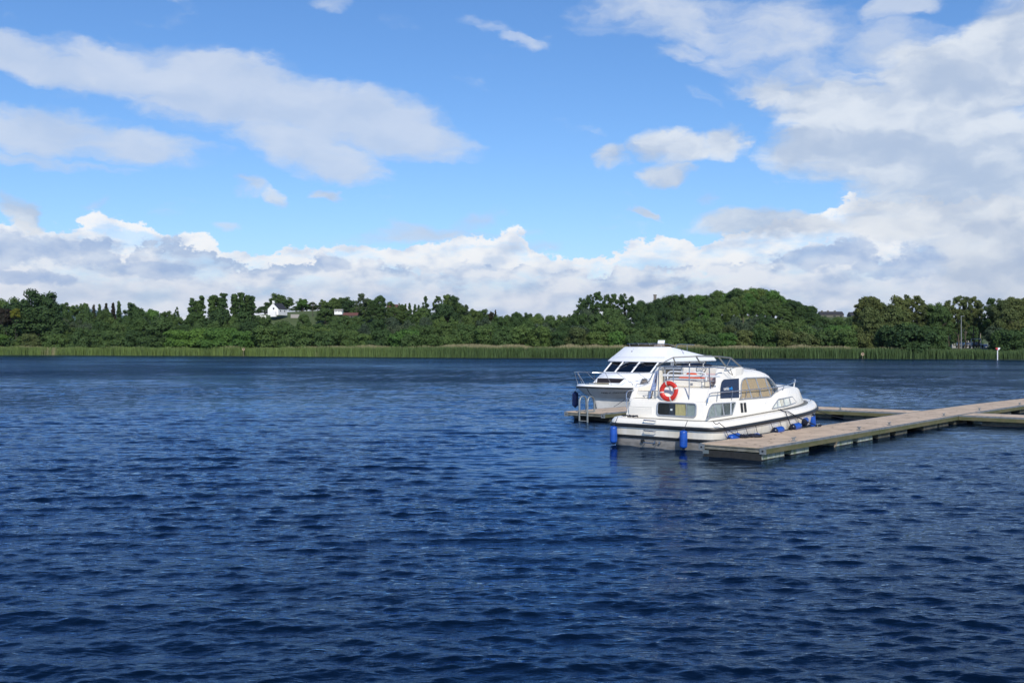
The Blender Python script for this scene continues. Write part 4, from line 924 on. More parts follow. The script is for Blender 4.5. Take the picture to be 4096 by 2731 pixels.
# ------------------------------------------------------------------ the nearer cruiser
def boat_a():
    B = empty('cabin_cruiser', mar(1.15, -2.18), -MA)
    tag(B, 'cream cabin cruiser with open rear flybridge moored against the pontoon, stern towards viewer', 'boat', 'boats moored at the jetty')
    zs = lambda a: .715 + .33 * (max(0, a) / 10) ** 1.5
    R_ = lambda hb, a0, tip, d: (plan(hb, a0, 5.5 if tip > 8 else 5, tip, 2.2, .5), d)
    def rr(hb, a0, tip, zf, rc=.5, ex=2.2, ab=5.5): return ring(plan(hb, a0, ab, tip, ex, rc), zf)
    # hull
    mb = MB(); mb.loft([rr(1.75, .25, 9.0, -.35, .4), rr(1.98, .06, 9.45, 0.), rr(2.01, .04, 9.6, lambda a: .335 + .1 * max(0, a / 10) ** 2)], cap=True)
    mb.build('hull_bottom', BOOT, B, smooth=True)
    mb = MB(); mb.loft([rr(2.015, .035, 9.62, lambda a: .33 + .1 * max(0, a / 10) ** 2), rr(2.07, .01, 9.85, lambda a: .5 * (zs(a) + .40)), rr(2.10, -.01, 10.05, lambda a: zs(a) - .02)], cap=False)
    mb.build('hull', GELH, B, smooth=True)
    MB().loft([rr(2.10, -.01, 10.05, lambda a: zs(a) - .02), rr(2.115, -.02, 10.07, lambda a: zs(a) + .04), rr(2.09, 0.0, 10.02, lambda a: zs(a) + .13), rr(2.03, .05, 9.95, lambda a: zs(a) + .205), rr(1.95, .12, 9.86, lambda a: zs(a) + .225), rr(1.86, .2, 9.76, lambda a: zs(a) + .215), rr(1.84, .22, 9.73, lambda a: zs(a) + .185)], cap=False).build('gunwale', GEL, B, smooth=True)
    MB().loft([rr(1.85, .21, 9.74, lambda a: zs(a) + .19), rr(1.2, .8, 9.2, lambda a: zs(a) + .20), rr(.3, 1.6, 8., lambda a: zs(a) + .2)], cap=False).build('deck', GEL, B, smooth=True)
    # grey non-slip foredeck strip
    pc = plan(1.80, .26, 5.5, 9.68, 2.2, .5); pi = plan(1.62, .4, 5.5, 9.40, 2.2, .5)
    ks = [i for i, (w, a) in enumerate(pc) if a > 5.6]
    MB().add([Vector((pc[k][0], pc[k][1], zs(pc[k][1]) + .196)) for k in ks] + [Vector((pi[k][0], pi[k][1], zs(pi[k][1]) + .203)) for k in ks], [(i, i + 1, i + 1 + len(ks), i + len(ks)) for i in range(len(ks) - 1)]).build('foredeck_mat', DECKG, B)
    # rubbing strakes
    def strake(hb, a0, tip, zf, r, name, amax=99):
        pts = rr(hb, a0, tip, zf); MB().tube(pts, r, 10, closed=True).build(name, BLK, B, smooth=True)
    strake(2.125, -.03, 10.09, lambda a: zs(a) - .015, (.045, .062), 'upper_strake')
    strake(2.03, .015, 9.64, lambda a: .335 + .1 * max(0, a / 10) ** 2, (.03, .045), 'lower_strake')
    # lower cabin body
    ztop = lambda a: 1.535 if a < 4.6 else 1.535 + .28 * min(1, ((a - 4.6) / 1.6)) ** 1.5 if a < 7.2 else max(1.2, 1.815 - .36 * ((a - 7.2) / 2.) ** 1.6)
    def cb(ins, a0, tip, zf, rc=.18): return ring(plan(1.60 - ins, a0, 5.5, tip, 2.3, rc), zf)
    wl = lambda a, z: outl(1.60 - .055 * (z - .9) / .63, 5.5, 9.5 - .5 * (z - .9) / .63, 2.3, a)
    MB().loft([cb(0, .40, 9.5, .85), cb(.0, .40, 9.5, lambda a: zs(a) + .2), cb(.05, .47, 9.05, lambda a: ztop(a) - .05), cb(.075, .50, 8.95, lambda a: ztop(a) - .015), cb(.12, .54, 8.8, ztop), cb(.5, .9, 8.3, lambda a: ztop(a) + .06 * (a > 5)), cb(1.0, 1.4, 7.6, lambda a: ztop(a) + .09 * (a > 5)), cb(1.4, 2, 6.8, lambda a: ztop(a) + .09 * (a > 5))], cap=True).build('cabin', GEL, B, smooth=True)
    # coaming gap line
    MB().tube([p + Vector((0, 0, .012)) for p in ring(plan(1.615, .385, 5.5, 9.52, 2.3, .18), lambda a: zs(a) + .20)], .012, 6, closed=True).build('deck_seam', mat('grey_sealant', (.16, .15, .13), .7), B)
    # raised, sloping rear of the cabin under the flybridge (starboard part) and cockpit floor
    def slope_block(w0, w1, name):
        prof = [(.54, 1.53), (.90, 1.93), (.97, 1.955), (3.2, 1.955), (3.2, 1.53)]
        MB().prism(prof, lambda p_, d: Vector((d, p_[0], p_[1])), w0, w1).build(name, GEL, B, bevel=.035)
    slope_block(-.50, 1.36, 'rear_coaming')
    # stairs on the port side of the stern: steps
    for i, (z, a) in enumerate(((1.28, .42), (1.57, .60), (1.80, .9))):
        MB().box((-.985, (a + 3.2) / 2, z / 2 + .45), (.97, 3.2 - a, z - .9), bev=.02).build('step', GEL, B)
        MB().box((-.985, a + .1, z + .004), (.86, .16, .012)).build('step_tread', DECKG, B)
    # port wing coaming
    wing = [(.38, .90), (.50, 1.05), (.68, 1.46), (.98, 1.93), (1.5, 1.96), (1.95, 2.05), (2.1, 2.2), (2.25, 2.40), (2.45, 2.56), (2.7, 2.61), (3.0, 2.54), (3.5, 2.38), (3.8, 2.2), (3.8, .9)]
    MB().prism(wing, lambda p_, d: Vector((d - .03 * (p_[1] - .9), p_[0], p_[1])) if d < -1.55 else Vector((d, p_[0], p_[1])), -1.62, -1.46).build('port_coaming', GEL, B, bevel=.045, seg=3)
    # starboard coaming wing
    wng = [(.50, 1.50), (.88, 1.93), (1.25, 2.0), (1.45, 2.14), (1.62, 2.40), (1.8, 2.56), (2.0, 2.62), (2.7, 2.61), (3.0, 2.54), (3.5, 2.38), (3.8, 2.2), (3.8, 1.5)]
    wu = lambda a, z: outl(1.525 - .16 * (z - 1.53) / .72 - .25 * max(0, z - 2.25), 4.6, 7.15 - 1.15 * (z - 1.6) / .65, 2.6, a)
    vs = []
    MB().prism(wng, lambda p_, d: Vector((wu(0, p_[1]) - .004 - d, p_[0], p_[1])), 0., .13).build('starboard_coaming', GEL, B, bevel=.035, seg=3)
    # saloon: raked rounded superstructure
    zr = lambda z: (lambda a: z)
    def sal(z, hb, a0, tip, ab, ex=2.6, rc=.25, zf=None): return ring(plan(hb, a0, ab, tip, ex, rc), zf or z)
    rings = []
    for z in (1.45, 1.75, 2.0, 2.25): rings.append(sal(z, wu(0, z), 2.55, 7.15 - 1.15 * (z - 1.6) / .65, 4.6))
    for z, hb, tip, ab, a0 in ((2.35, 1.335, 5.72, 4.4, 2.6), (2.43, 1.26, 5.4, 4.2, 2.66), (2.49, 1.14, 5.05, 4.0, 2.75), (2.53, .95, 4.7, 3.8, 2.85), (2.55, .5, 4.3, 3.6, 2.95)): rings.append(sal(z, hb, a0, tip, ab, rc=.2))
    MB().loft(rings).build('saloon', GEL, B, smooth=True)
    # navy side panel with lettering
    top = [(1.42, 1.98), (1.56, 2.12), (1.78, 2.225), (2.05, 2.245), (2.86, 2.24)]; bot = [(1.33, 1.63), (1.8, 1.615), (2.62, 1.60)]
    pn = panel_rings([(1.36, 1.66), (1.44, 1.9), (1.60, 2.13), (1.80, 2.23), (2.87, 2.24)], [(1.34, 1.625), (1.8, 1.615), (2.62, 1.60)], wu, 1, .002, .006, 18).build('side_panel', NAVYP, B)
    tilt = math.atan((wu(0, 2.0) - wu(0, 1.6)) / .4)
    def side_text(body, a, z, size, m, wf, side=1, **k):
        ux = Vector((0, side, 0)); w = wf(a, z); up = Vector((side * (wf(a, z + .1) - wf(a, z)) / .1, 0, 1)).normalized(); nn = ux.cross(up)
        P = Vector((side * (w + .013), a, z)); M = Matrix(((ux.x, up.x, nn.x, P.x), (ux.y, up.y, nn.y, P.y), (ux.z, up.z, nn.z, P.z), (0, 0, 0, 1)))
        g_ = MB(); wd = glyphs(g_, body, M, size, **k); g_.build('lettering', m, B); return wd
    wd = side_text('carrick', 1.66, 1.88, .155, WHITEP, wu, xs=.85); side_text('craft', 1.66 + wd + .012, 1.88, .155, mat('light_blue_vinyl', (.03, .30, .75), .4), wu, xs=.85)
    side_text('E11', 5.55, 1.62, .13, BLK, lambda a, z: wu(a, z) + .02, xs=1.)
    # windows
    window_on(B, [(2.74, 1.62), (2.90, 2.02), (3.06, 2.17), (3.28, 2.235), (4.98, 2.215), (5.22, 2.18), (5.48, 2.10)], [(2.62, 1.545), (3.46, 1.545), (4.92, 1.535), (5.3, 1.66), (6.0, 1.80)], wu,
              [((3.34, 2.22), (3.47, 1.555)), ((4.04, 2.215), (4.21, 1.55)), ((4.75, 2.21), (4.92, 1.545))], curtain=CURT, curt_rng=(0.02, .80), fr=.026)
    window_on(B, [(.36, 1.12), (.50, 1.33), (.66, 1.45), (.85, 1.475), (2.27, 1.46)], [(.28, 1.045), (1.1, 1.06), (1.97, 1.08)], wl, [((.80, 1.47), (.87, 1.06)), ((1.34, 1.47), (1.40, 1.065)), ((1.92, 1.465), (1.86, 1.075))], back=INTG, curtain=mat('pale_net', (.30, .33, .31), .8, var=.25), curt_rng=(.02, .55))
    window_on(B, [(5.0, 1.18), (5.45, 1.43), (6.7, 1.475)], [(4.9, 1.12), (6.1, 1.17), (7.15, 1.25)], wl, [((5.35, 1.38), (5.35, 1.13)), ((5.85, 1.45), (5.9, 1.155)), ((6.35, 1.47), (6.45, 1.19))], curtain=CURT, curt_rng=(.35, .95))
    # stern window
    fn = lambda x, z, d: Vector((x, .40 + (z - .9) * .11 - d, z))
    poly = rounded(-.33, 1.13, 1.05, 1.47, .10)
    sw = MB().tube([fn(x, z, .02) for x, z in poly], (.02, .028), 6, closed=True).build('stern_window', ALU, B, smooth=True)
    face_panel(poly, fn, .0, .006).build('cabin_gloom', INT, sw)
    face_panel([(.78, 1.07), (1.11, 1.07), (1.11, 1.45), (.78, 1.45)], fn, .008, .003).build('frosted_pane', mat('frosted_glass', (.30, .33, .30), .4, var=.2), sw)
    mb = MB(); vs = []
    for i in range(41):
        x = .36 + .40 * i / 40; q = .014 + .004 * math.sin(i * 1.9)
        for z in (1.06, 1.2, 1.33, 1.455): vs.append(fn(x + (.05 * (1.3 - z) if i < 8 else 0), z, q))
    mb.add(vs, [(i * 4 + k, i * 4 + k + 1, i * 4 + k + 5, i * 4 + k + 4) for i in range(40) for k in range(3)]); mb.build('curtain', CURTY, sw, smooth=True)
    face_panel([(.12, 1.07), (.34, 1.07), (.34, 1.44), (.12, 1.44)], fn, .008, .004).build('cupboard', mat('dark_cupboard', (.03, .033, .042), .6), sw)
    face_panel([(.17, 1.22), (.25, 1.22), (.25, 1.28), (.17, 1.28)], fn, .013, .002).build('notice', WHITEP, sw)
    face_panel(poly, fn, .021, .003).build('pane', GLASS, sw); MB().box(fn(.78, 1.26, .026), (.03, .02, .40)).build('mullion', ALU, sw)
    # vents, starboard side
    for a0 in (2.62, 2.86):
        v = panel_rings([(a0 - .015, 1.42), (a0 + .13, 1.42)], [(a0 + .0, 1.10), (a0 + .145, 1.10)], wl, 1, .004, .016, 3).build('air_vent', BLK, B)
        sl = MB()
        for k in range(7): sl.box((wl(a0, 1.14 + k * .042) + .026, a0 + .066, 1.13 + k * .042), (.02, .11, .012))
        sl.build('louvre', mat('dark_grey_plastic', (.05, .05, .05), .5), v)
    MB().tube([(wl(4.4, 1.36) + .0, 4.45, 1.36), (wl(4.4, 1.36) + .025, 4.45, 1.36)], .035, 10).build('side_light', WHITEP, B)
    # flybridge windscreen
    WS = {'A': (1.36, 2.0, 2.63), 'T': (1.13, 2.76, 2.93), 'B': (1.28, 3.2, 2.62), 'T2': (.44, 3.15, 2.97), 'B2': (.47, 3.62, 2.63)}
    Pn = {}
    for k, (w, a, z) in WS.items(): Pn[k] = Vector((w, a, z)); Pn['-' + k] = Vector((-w, a, z))
    wsr = MB()
    for a, b in (('-A', '-T'), ('-T', '-T2'), ('-T2', 'T2'), ('T2', 'T'), ('T', 'A'), ('-A', '-B'), ('-B', '-B2'), ('-B2', 'B2'), ('B2', 'B'), ('B', 'A'), ('-T', '-B'), ('-T2', '-B2'), ('T2', 'B2'), ('T', 'B')):
        r_s = .027 if a[-2:] in ('-T', 'T2', '-T2') or a == 'T' and b == 'B' else .018
        wsr.tube([Pn[a], Pn[b]], r_s, 6)
    ws = wsr.build('windscreen', mat('anodised_frame', (.30, .29, .26), .4, metal=.6), B)
    for quad in (('-A', '-T', '-B'), ('-T', '-T2', '-B2', '-B'), ('-T2', 'T2', 'B2', '-B2'), ('T2', 'T', 'B', 'B2'), ('T', 'A', 'B')):
        MB().add([Pn[k] for k in quad], [tuple(range(len(quad)))]).build('windscreen_pane', GLASS, ws)
    # dash block, door opening, helm seat
    MB().loft([ring(plan(1.34, 2.55, 3.0, 3.95, 2.4, .15), z) for z in (2.3, 2.58)] + [ring(plan(1.30, 2.62, 3.0, 3.86, 2.4, .15), 2.615), ring(plan(.9, 2.8, 3.0, 3.5, 2.4, .15), 2.62)]).build('dash', GEL, B, smooth=True)
    MB().box((.35, 2.62, 2.2), (1.9, .16, .80), bev=.03).build('bulkhead', GEL, B)
    MB().box((-.98, 2.60, 2.2), (.62, .14, .80), bev=.02).build('port_bulkhead', GEL, B)
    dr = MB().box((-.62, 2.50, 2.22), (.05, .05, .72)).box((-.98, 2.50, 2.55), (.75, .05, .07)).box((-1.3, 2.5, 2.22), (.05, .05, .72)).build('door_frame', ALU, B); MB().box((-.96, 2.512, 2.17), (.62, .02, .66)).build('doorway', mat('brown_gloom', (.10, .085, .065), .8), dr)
    st = MB().box((.1, 1.75, 2.07), (1.35, .5, .23), bev=.03).build('helm_seat', GEL, B)
    MB().box((.1, 1.75, 2.215), (1.30, .46, .06), bev=.02).build('cushion', SEATC, st)
    MB().box((.62, 2.2, 2.24), (.5, .1, .34), bev=.03).build('backrest', PINKC, st)
    sr = [(-.58, 1.5, 2.15), (-.60, 1.5, 2.36), (-.56, 1.5, 2.43), (-.46, 1.5, 2.47), (.75, 1.5, 2.45), (.86, 1.5, 2.41), (.9, 1.5, 2.33), (.9, 1.5, 2.15)]
    rail(sr, .024, WHITEP, st, 'seat_rail')
    for x in (-.3, .35): MB().box((x, 1.49, 2.06), (.09, .02, .07)).build('latch', ALU, st)
    wh = MB().tube([(.25 + .19 * math.cos(q), 2.30 + .06 * math.sin(q), 2.55 + .15 * math.sin(q)) for q in [k * math.pi / 8 for k in range(16)]], .014, 6, closed=True).build('steering_wheel', BLK, B, smooth=True)
    MB().tube([(.06, 2.3, 2.55), (.44, 2.3, 2.55)], .012, 6).tube([(.25, 2.3, 2.4), (.25, 2.42, 2.55)], .012, 6).build('spoke', ALU, wh)
    # white board across the stern rail
    MB().box((.62, .98, 2.355), (2.16, .05, .075), bev=.01).build('rail_board', WHITEP, B)
    # stern rails
    za = 2.655; ar = .62
    tp = [(-.40, ar - .02, 1.49), (-.40, ar, 2.54), (-.37, ar, 2.62), (-.29, ar, za), (.77, ar, za), (1.30, ar + .06, za - .01), (1.42, ar + .5, za - .01), (1.42, 1.75, 2.60)]
    rail(tp, .021, STEEL, B, 'stern_rail')
    for w, z0 in ((.17, 1.50), (.77, 1.50)): sp = rail([(w, ar - .02, z0), (w, ar, za)], .018, STEEL, B, 'rail_post'); MB().tube([(w, ar - .03, z0), (w, ar - .03, z0 + .05)], .03, 8).build('post_socket', GALV, sp)
    rail([(1.34, .98, 1.95), (1.34, .9, za)], .018, STEEL, B, 'rail_post')
    rail([(-.42, 1.0, 1.95), (-.42, 1.0, 2.14), (-.36, 1.0, 2.20), (-.26, 1.0, 2.215), (.5, 1.02, 2.20), (1.0, 1.05, 2.17), (1.35, 1.2, 2.20)], .016, STEEL, B, 'lower_rail')
    for w in (.99,): rail([(w, 1.05, 1.95), (w, 1.05, 2.18)], .015, STEEL, B, 'rail_post')
    rail([(-1.0, .7, 1.60), (-1.0, .58, 1.66), (-.75, .55, 1.68), (-.5, .6, 1.68)], .014, STEEL, B, 'step_rail')
    # port wing grab rails
    rail([(-1.55, .66, 1.52), (-1.62, .60, 1.56), (-1.62, .52, 1.40), (-1.58, .50, 1.22)], .014, STEEL, B, 'grab_rail')
    rail([(-1.55, 1.0, 1.96), (-1.56, 1.05, 2.02), (-1.56, 1.5, 2.02), (-1.56, 1.85, 2.10), (-1.56, 2.15, 2.42), (-1.54, 2.4, 2.62)], .014, STEEL, B, 'grab_rail')
    rail([(1.42, 1.85, 2.60), (1.46, 2.05, 2.44), (1.44, 2.3, 2.36), (1.44, 2.12, 2.60)], .014, STEEL, B, 'grab_rail')
    # side deck rails
    for sd in (1, -1):
        P = [(sd * 1.55, .02 + .4, 1.53), (sd * 1.57, .45, 1.72), (sd * 1.57, .52, 1.80), (sd * 1.57, .66, 1.83), (sd * 1.57, 2.2, 1.83), (sd * 1.57, 4.2, 1.85), (sd * 1.57, 5.6, 1.88), (sd * 1.53, 6.4, 1.92), (sd * 1.36, 7.3, 1.99), (sd * 1.05, 8.0, 2.05), (sd * .95, 8.1, 2.06)]
        rl = rail(P, .017, STEEL, B, 'side_rail')
        for a in (1.05, 2.05, 3.05, 4.05, 5.05, 5.9): rail([(sd * 1.53, a, 1.53 + .28 * max(0, min(1, (a - 4.6) / 1.6)) ** 1.5), (sd * 1.57, a + .02, 1.835 + .01 * a)], .012, STEEL, rl, 'rail_post')
        for a, w in ((7.2, 1.38), (8.0, 1.03)): rail([(sd * (w - .05), a, 1.68), (sd * w, a, 1.99 + .06 * (a - 7.2))], .016, WHITEP, rl, 'rail_post')
    # stern handles and outlets
    for z in (.905, .56, .17):
        h = MB().tube([(-.53, -.05 if z > .3 else .0, z), (-.53, -.10, z), (-.09, -.10, z - .012), (-.09, -.05 if z > .3 else .0, z - .012)], .018, 8).build('stern_handle', STEEL, B, smooth=True)
    for x, z in ((-.15, .665), (.03, .67), (-.15, .20), (.03, .19)): MB().tube([(x, .03, z), (x, -.035, z)], .032, 12).build('outlet', STEEL, B)
    MB().tube([(-.64, .08, .2), (-.64, -.02, .2)], .062, 12).build('exhaust', BLK, B)
    # foredeck gear
    MB().tube([(0, 9.5, 1.25), (0, 9.5, 1.42)], .03, 8).tube([(-.12, 9.5, 1.4), (.12, 9.5, 1.4)], .022, 8).build('bow_bollard', STEEL, B)
    MB().box((.2, 4.35, 2.575), (.5, .5, .05), bev=.015).build('roof_hatch', WHITEP, B)
    rail([(.9, 4.0, 2.52), (.9, 4.05, 2.58), (.85, 5.1, 2.50), (.84, 5.15, 2.43)], .012, STEEL, B, 'roof_rail')
    return B
BA = boat_a()
def A(w, a, z): return mar(1.15, -2.18) + VV * w + UU * a + Vector((0, 0, z))
# ------------------------------------------------------------------ fenders
FG = 'blue fenders of the nearer cruiser'
def fender(top, axis, L, r, label, rope_to=None, end=BLU, grp=FG):
    ax = axis.normalized(); e = empty('boat_fender', top); prof = [(0, .3), (.03, .72), (.09, .96), (.16, 1), (.5, 1), (.84, 1), (.91, .96), (.97, .72), (1, .3)]
    MB().tube([ax * (L * f) for f, _ in prof], [r * q for _, q in prof], 18).build('fender_body', BLUD if 'dark blue' in label else BLU, e, smooth=True)
    for f0, f1 in ((-.06, .03), (.97, 1.06)): MB().tube([ax * (L * f0), ax * (L * f1)], r * .34, 10).build('end_eye', NAVY, e)
    if end is not BLU: MB().tube([ax * (-.01), ax * (L * .05), ax * (L * .10)], [r * .55, r * .93, r * 1.02], 18).build('end_cap', NAVY, e, smooth=True)
    if rope_to:
        for q in rope_to:
            P0 = Vector((0, 0, 0)) if (q - top).length < (q - top - ax * L).length else ax * L
            MB().tube([P0, (q - top).lerp(P0, .5) + Vector((0, 0, -.01)), q - top], .009, 5).build('fender_rope', ROPE, e)
    tag(e, label, 'fender', grp); return e
fender(A(-1.66, -.19, .66), Vector((0, 0, -1)), .58, .125, 'upright blue fender at the port corner of the cruiser stern', [A(-1.60, -.02, .96)])
fender(A(1.03, -.19, .66), Vector((0, 0, -1)), .58, .125, 'upright blue fender on the stern near the pontoon end', [A(1.08, -.02, .96)])
for i, (a, z, lab, c) in enumerate(((1.0, .40, 'blue fender lying beside the rope coil', BLU), (2.35, .31, 'blue fender barely showing above the pontoon edge', BLU), (4.15, .43, 'blue fender lying horizontally, nearest one left of the mooring rope foot', NAVY), (5.55, .47, 'blue fender with dark end under the forward mooring rope', NAVY))):
    p0 = A(2.19, a - .32, z); ax = UU.copy() + Vector((0, 0, .04)); fender(p0, ax, .64, .125, lab, [A(2.14, a - .55, .74 + .02 * a), A(2.14, a + .18, .75 + .02 * a)], c)
fender(A(2.10, 6.4, .56), (UU * 1. - VV * .35 + Vector((0, 0, .12))), .62, .14, 'blue fender with dark end on the bow curve', [A(2.02, 6.2, .92), A(1.95, 6.9, .95)], NAVY)
fender(A(1.86, 7.62, .80), (Vector((0, 0, -1)) + UU * .2), .55, .13, 'foremost blue fender hanging at the bow', [A(1.72, 7.6, 1.05)], NAVY)
# ------------------------------------------------------------------ ropes
def rope(name, pts, label, r=.014, m=ROPE, sag=.06, n=10):
    Q = []
    for a, b in zip(pts, pts[1:]):
        for i in range(n):
            t = i / n; Q.append(a.lerp(b, t) - Vector((0, 0, sag * math.sin(t * math.pi))))
    Q.append(pts[-1]); o = MB().tube(Q, r, 6).build(name, m, smooth=True); tag(o, label, 'rope'); return o
rope('mooring_rope', [A(1.98, .02, .96), A(2.14, .1, .93), mar(2.36, .2, DZ + .03)], 'dark stern rope from the cruiser corner down to the coil on the pontoon', .014)
rope('mooring_rope', [A(1.90, 4.9, 1.12), A(2.13, 5.05, 1.04), mar(8.05, .12, DZ + .08)], 'dark thick rope from the side deck to the forward pontoon cleat', .018, sag=.03)
rope('mooring_rope', [A(1.90, 4.75, 1.12), A(2.13, 4.85, 1.03), A(2.25, 5.1, .45)], 'dark rope hanging straight down beside the thick forward rope', .016, sag=.0)
rope('mooring_rope', [A(1.2, 9.0, 1.25), A(.8, 10.5, .75), mar(14.2, -.3, .30), mar(12.9, .1, DZ + .02)], 'slack rope from the cruiser bow to the pontoon edge', .012, sag=.12)
def coil(s, t, R0, label, n=7, z=DZ, seed=1, flat=1.):
    r = random.Random(seed); Q = []
    for i in range(n * 14):
        a = i / 14 * 2 * math.pi; rad = R0 * (.45 + .55 * abs(math.sin(i * .37 + seed))) * r.uniform(.8, 1.1)
        Q.append(mar(s + rad * math.sin(a) * 1.2, t + rad * math.cos(a), z + .02 + .10 * flat * r.random() * (1 - rad / R0 * .5)))
    o = MB().tube(Q, .018, 5).build('rope_coil', ROPE, smooth=True); tag(o, label, 'rope coil')
coil(2.45, .22, .15, 'small dark rope knot on the first pontoon cleat', 6, seed=1, flat=1.6)
coil(2.95, .30, .24, 'larger dark rope pile on the pontoon beside the knotted cleat', 9, seed=2)
coil(8.2, .2, .1, 'rope turns on the forward cleat beside the cruiser', 4, seed=5)
Q = [A(-1.6 + .35 * i / 20 + .08 * math.sin(i * 1.7), .22 + .07 * math.cos(i * 2.1), .965 + .05 * abs(math.sin(i * 1.3))) for i in range(36)]
tag(MB().tube(Q, .018, 5).build('rope_coil', ROPE, smooth=True), 'dark rope flaked down on the port corner of the cruiser stern', 'rope coil')
# ------------------------------------------------------------------ lifebuoy
e = empty('lifebuoy', A(.045, .54, 1.845)); e.rotation_euler = (R(-6), 0, -MA)
ringp = lambda R0, q: Vector((R0 * math.cos(q) * 1.0, 0, R0 * math.sin(q) * .95))
NB = 48; rings = [[(ringp(1, q) * (.275 + .085 * math.cos(p)) + Vector((0, .055 * math.sin(p), 0))) for p in [k * math.pi / 6 for k in range(12)]] for q in [i * 2 * math.pi / NB for i in range(NB)]]
MB().loft(rings, closed=True).build('ring', RED, e, smooth=True)
for q0 in (20, 110, 190, 290):
    MB().loft([[(ringp(1, R(q)) * (.275 + .089 * math.cos(p)) + Vector((0, .059 * math.sin(p), 0))) for p in [k * math.pi / 6 for k in range(12)]] for q in (q0 - 5, q0, q0 + 5)], cap=False).build('tape_band', TAPE, e, smooth=True)
MB().tube([ringp(.372 + .012 * math.sin(q * 4), q) + Vector((0, -.02, 0)) for q in [i * 2 * math.pi / 40 for i in range(40)]], .007, 5, closed=True).build('grab_line', WHITEP, e)
tag(e, 'orange red lifebuoy with pale bands hung on the stern rail', 'lifebuoy')
# ------------------------------------------------------------------ flag on its raked staff
f0, f1 = A(-.68, .60, 1.60), A(-.32, .44, 2.50)
e = empty('flag', f0); up = (f1 - f0)
MB().tube([(0, 0, 0), up * .3, up], [.022, .016, .012], 8).build('staff', BROWN, e)
vs = []; n, m_ = 16, 8
for i in range(n + 1):
    t = i / n; base = up * (1.0 - .62 * t)
    for j in range(m_ + 1):
        q = j / m_; wdt = (.10 + .27 * t) * (1 - .25 * max(0, t - .75) * 4)
        off = VV * (-(q - .35) * wdt) + UU * (-.035 * math.sin(q * 9 + t * 3) - .02)
        vs.append(base + off + Vector((0, 0, -.30 * t * q - .06 * math.sin(q * 7 + 1) * t)))
MB().add(vs, [(i * (m_ + 1) + j, i * (m_ + 1) + j + 1, (i + 1) * (m_ + 1) + j + 1, (i + 1) * (m_ + 1) + j) for i in range(n) for j in range(m_)]).build('flag_cloth', FLAGM, e, smooth=True)
tag(e, 'limp blue and white ensign on a raked brown staff at the stern', 'flag')
# ------------------------------------------------------------------ things left on the flybridge
vs = MB(); rj = random.Random(4)
pts = []
for i in range(13):
    for j in range(7):
        x = -.42 + i * .07; y = -.16 + j * .055; hgt = .17 * math.exp(-((x + .02) / .16) ** 2) + .04 + rj.uniform(0, .035)
        if j in (0, 6) or i in (0, 12): hgt = 0
        pts.append((x, y, hgt))
e = MB().add(pts, [(i * 7 + j, (i + 1) * 7 + j, (i + 1) * 7 + j + 1, i * 7 + j + 1) for i in range(12) for j in range(6)]).build('life_jacket', ORANGE, smooth=False)
e.location = A(.22, 1.72, 2.25); e.rotation_euler = (0, 0, -MA); tag(e, 'crumpled orange life jacket lying on the flybridge seat', 'life jacket')
e = empty('rolled_cover', A(-.45, 3.25, 2.66), -MA)
MB().tube([(-.62, 0, 0), (-.5, 0, .01), (0, .02, .012), (.5, 0, .0), (.58, 0, 0)], [.03, .05, .055, .05, .03], 10).build('roll', NAVY, e, smooth=True)
for x in (-.3, .25): MB().tube([(x, 0, 0), (x + .03, 0, 0)], .060, 10).build('strap', WHITEP, e)
tag(e, 'rolled navy canvas cover lying on the dash behind the windscreen', 'cover')

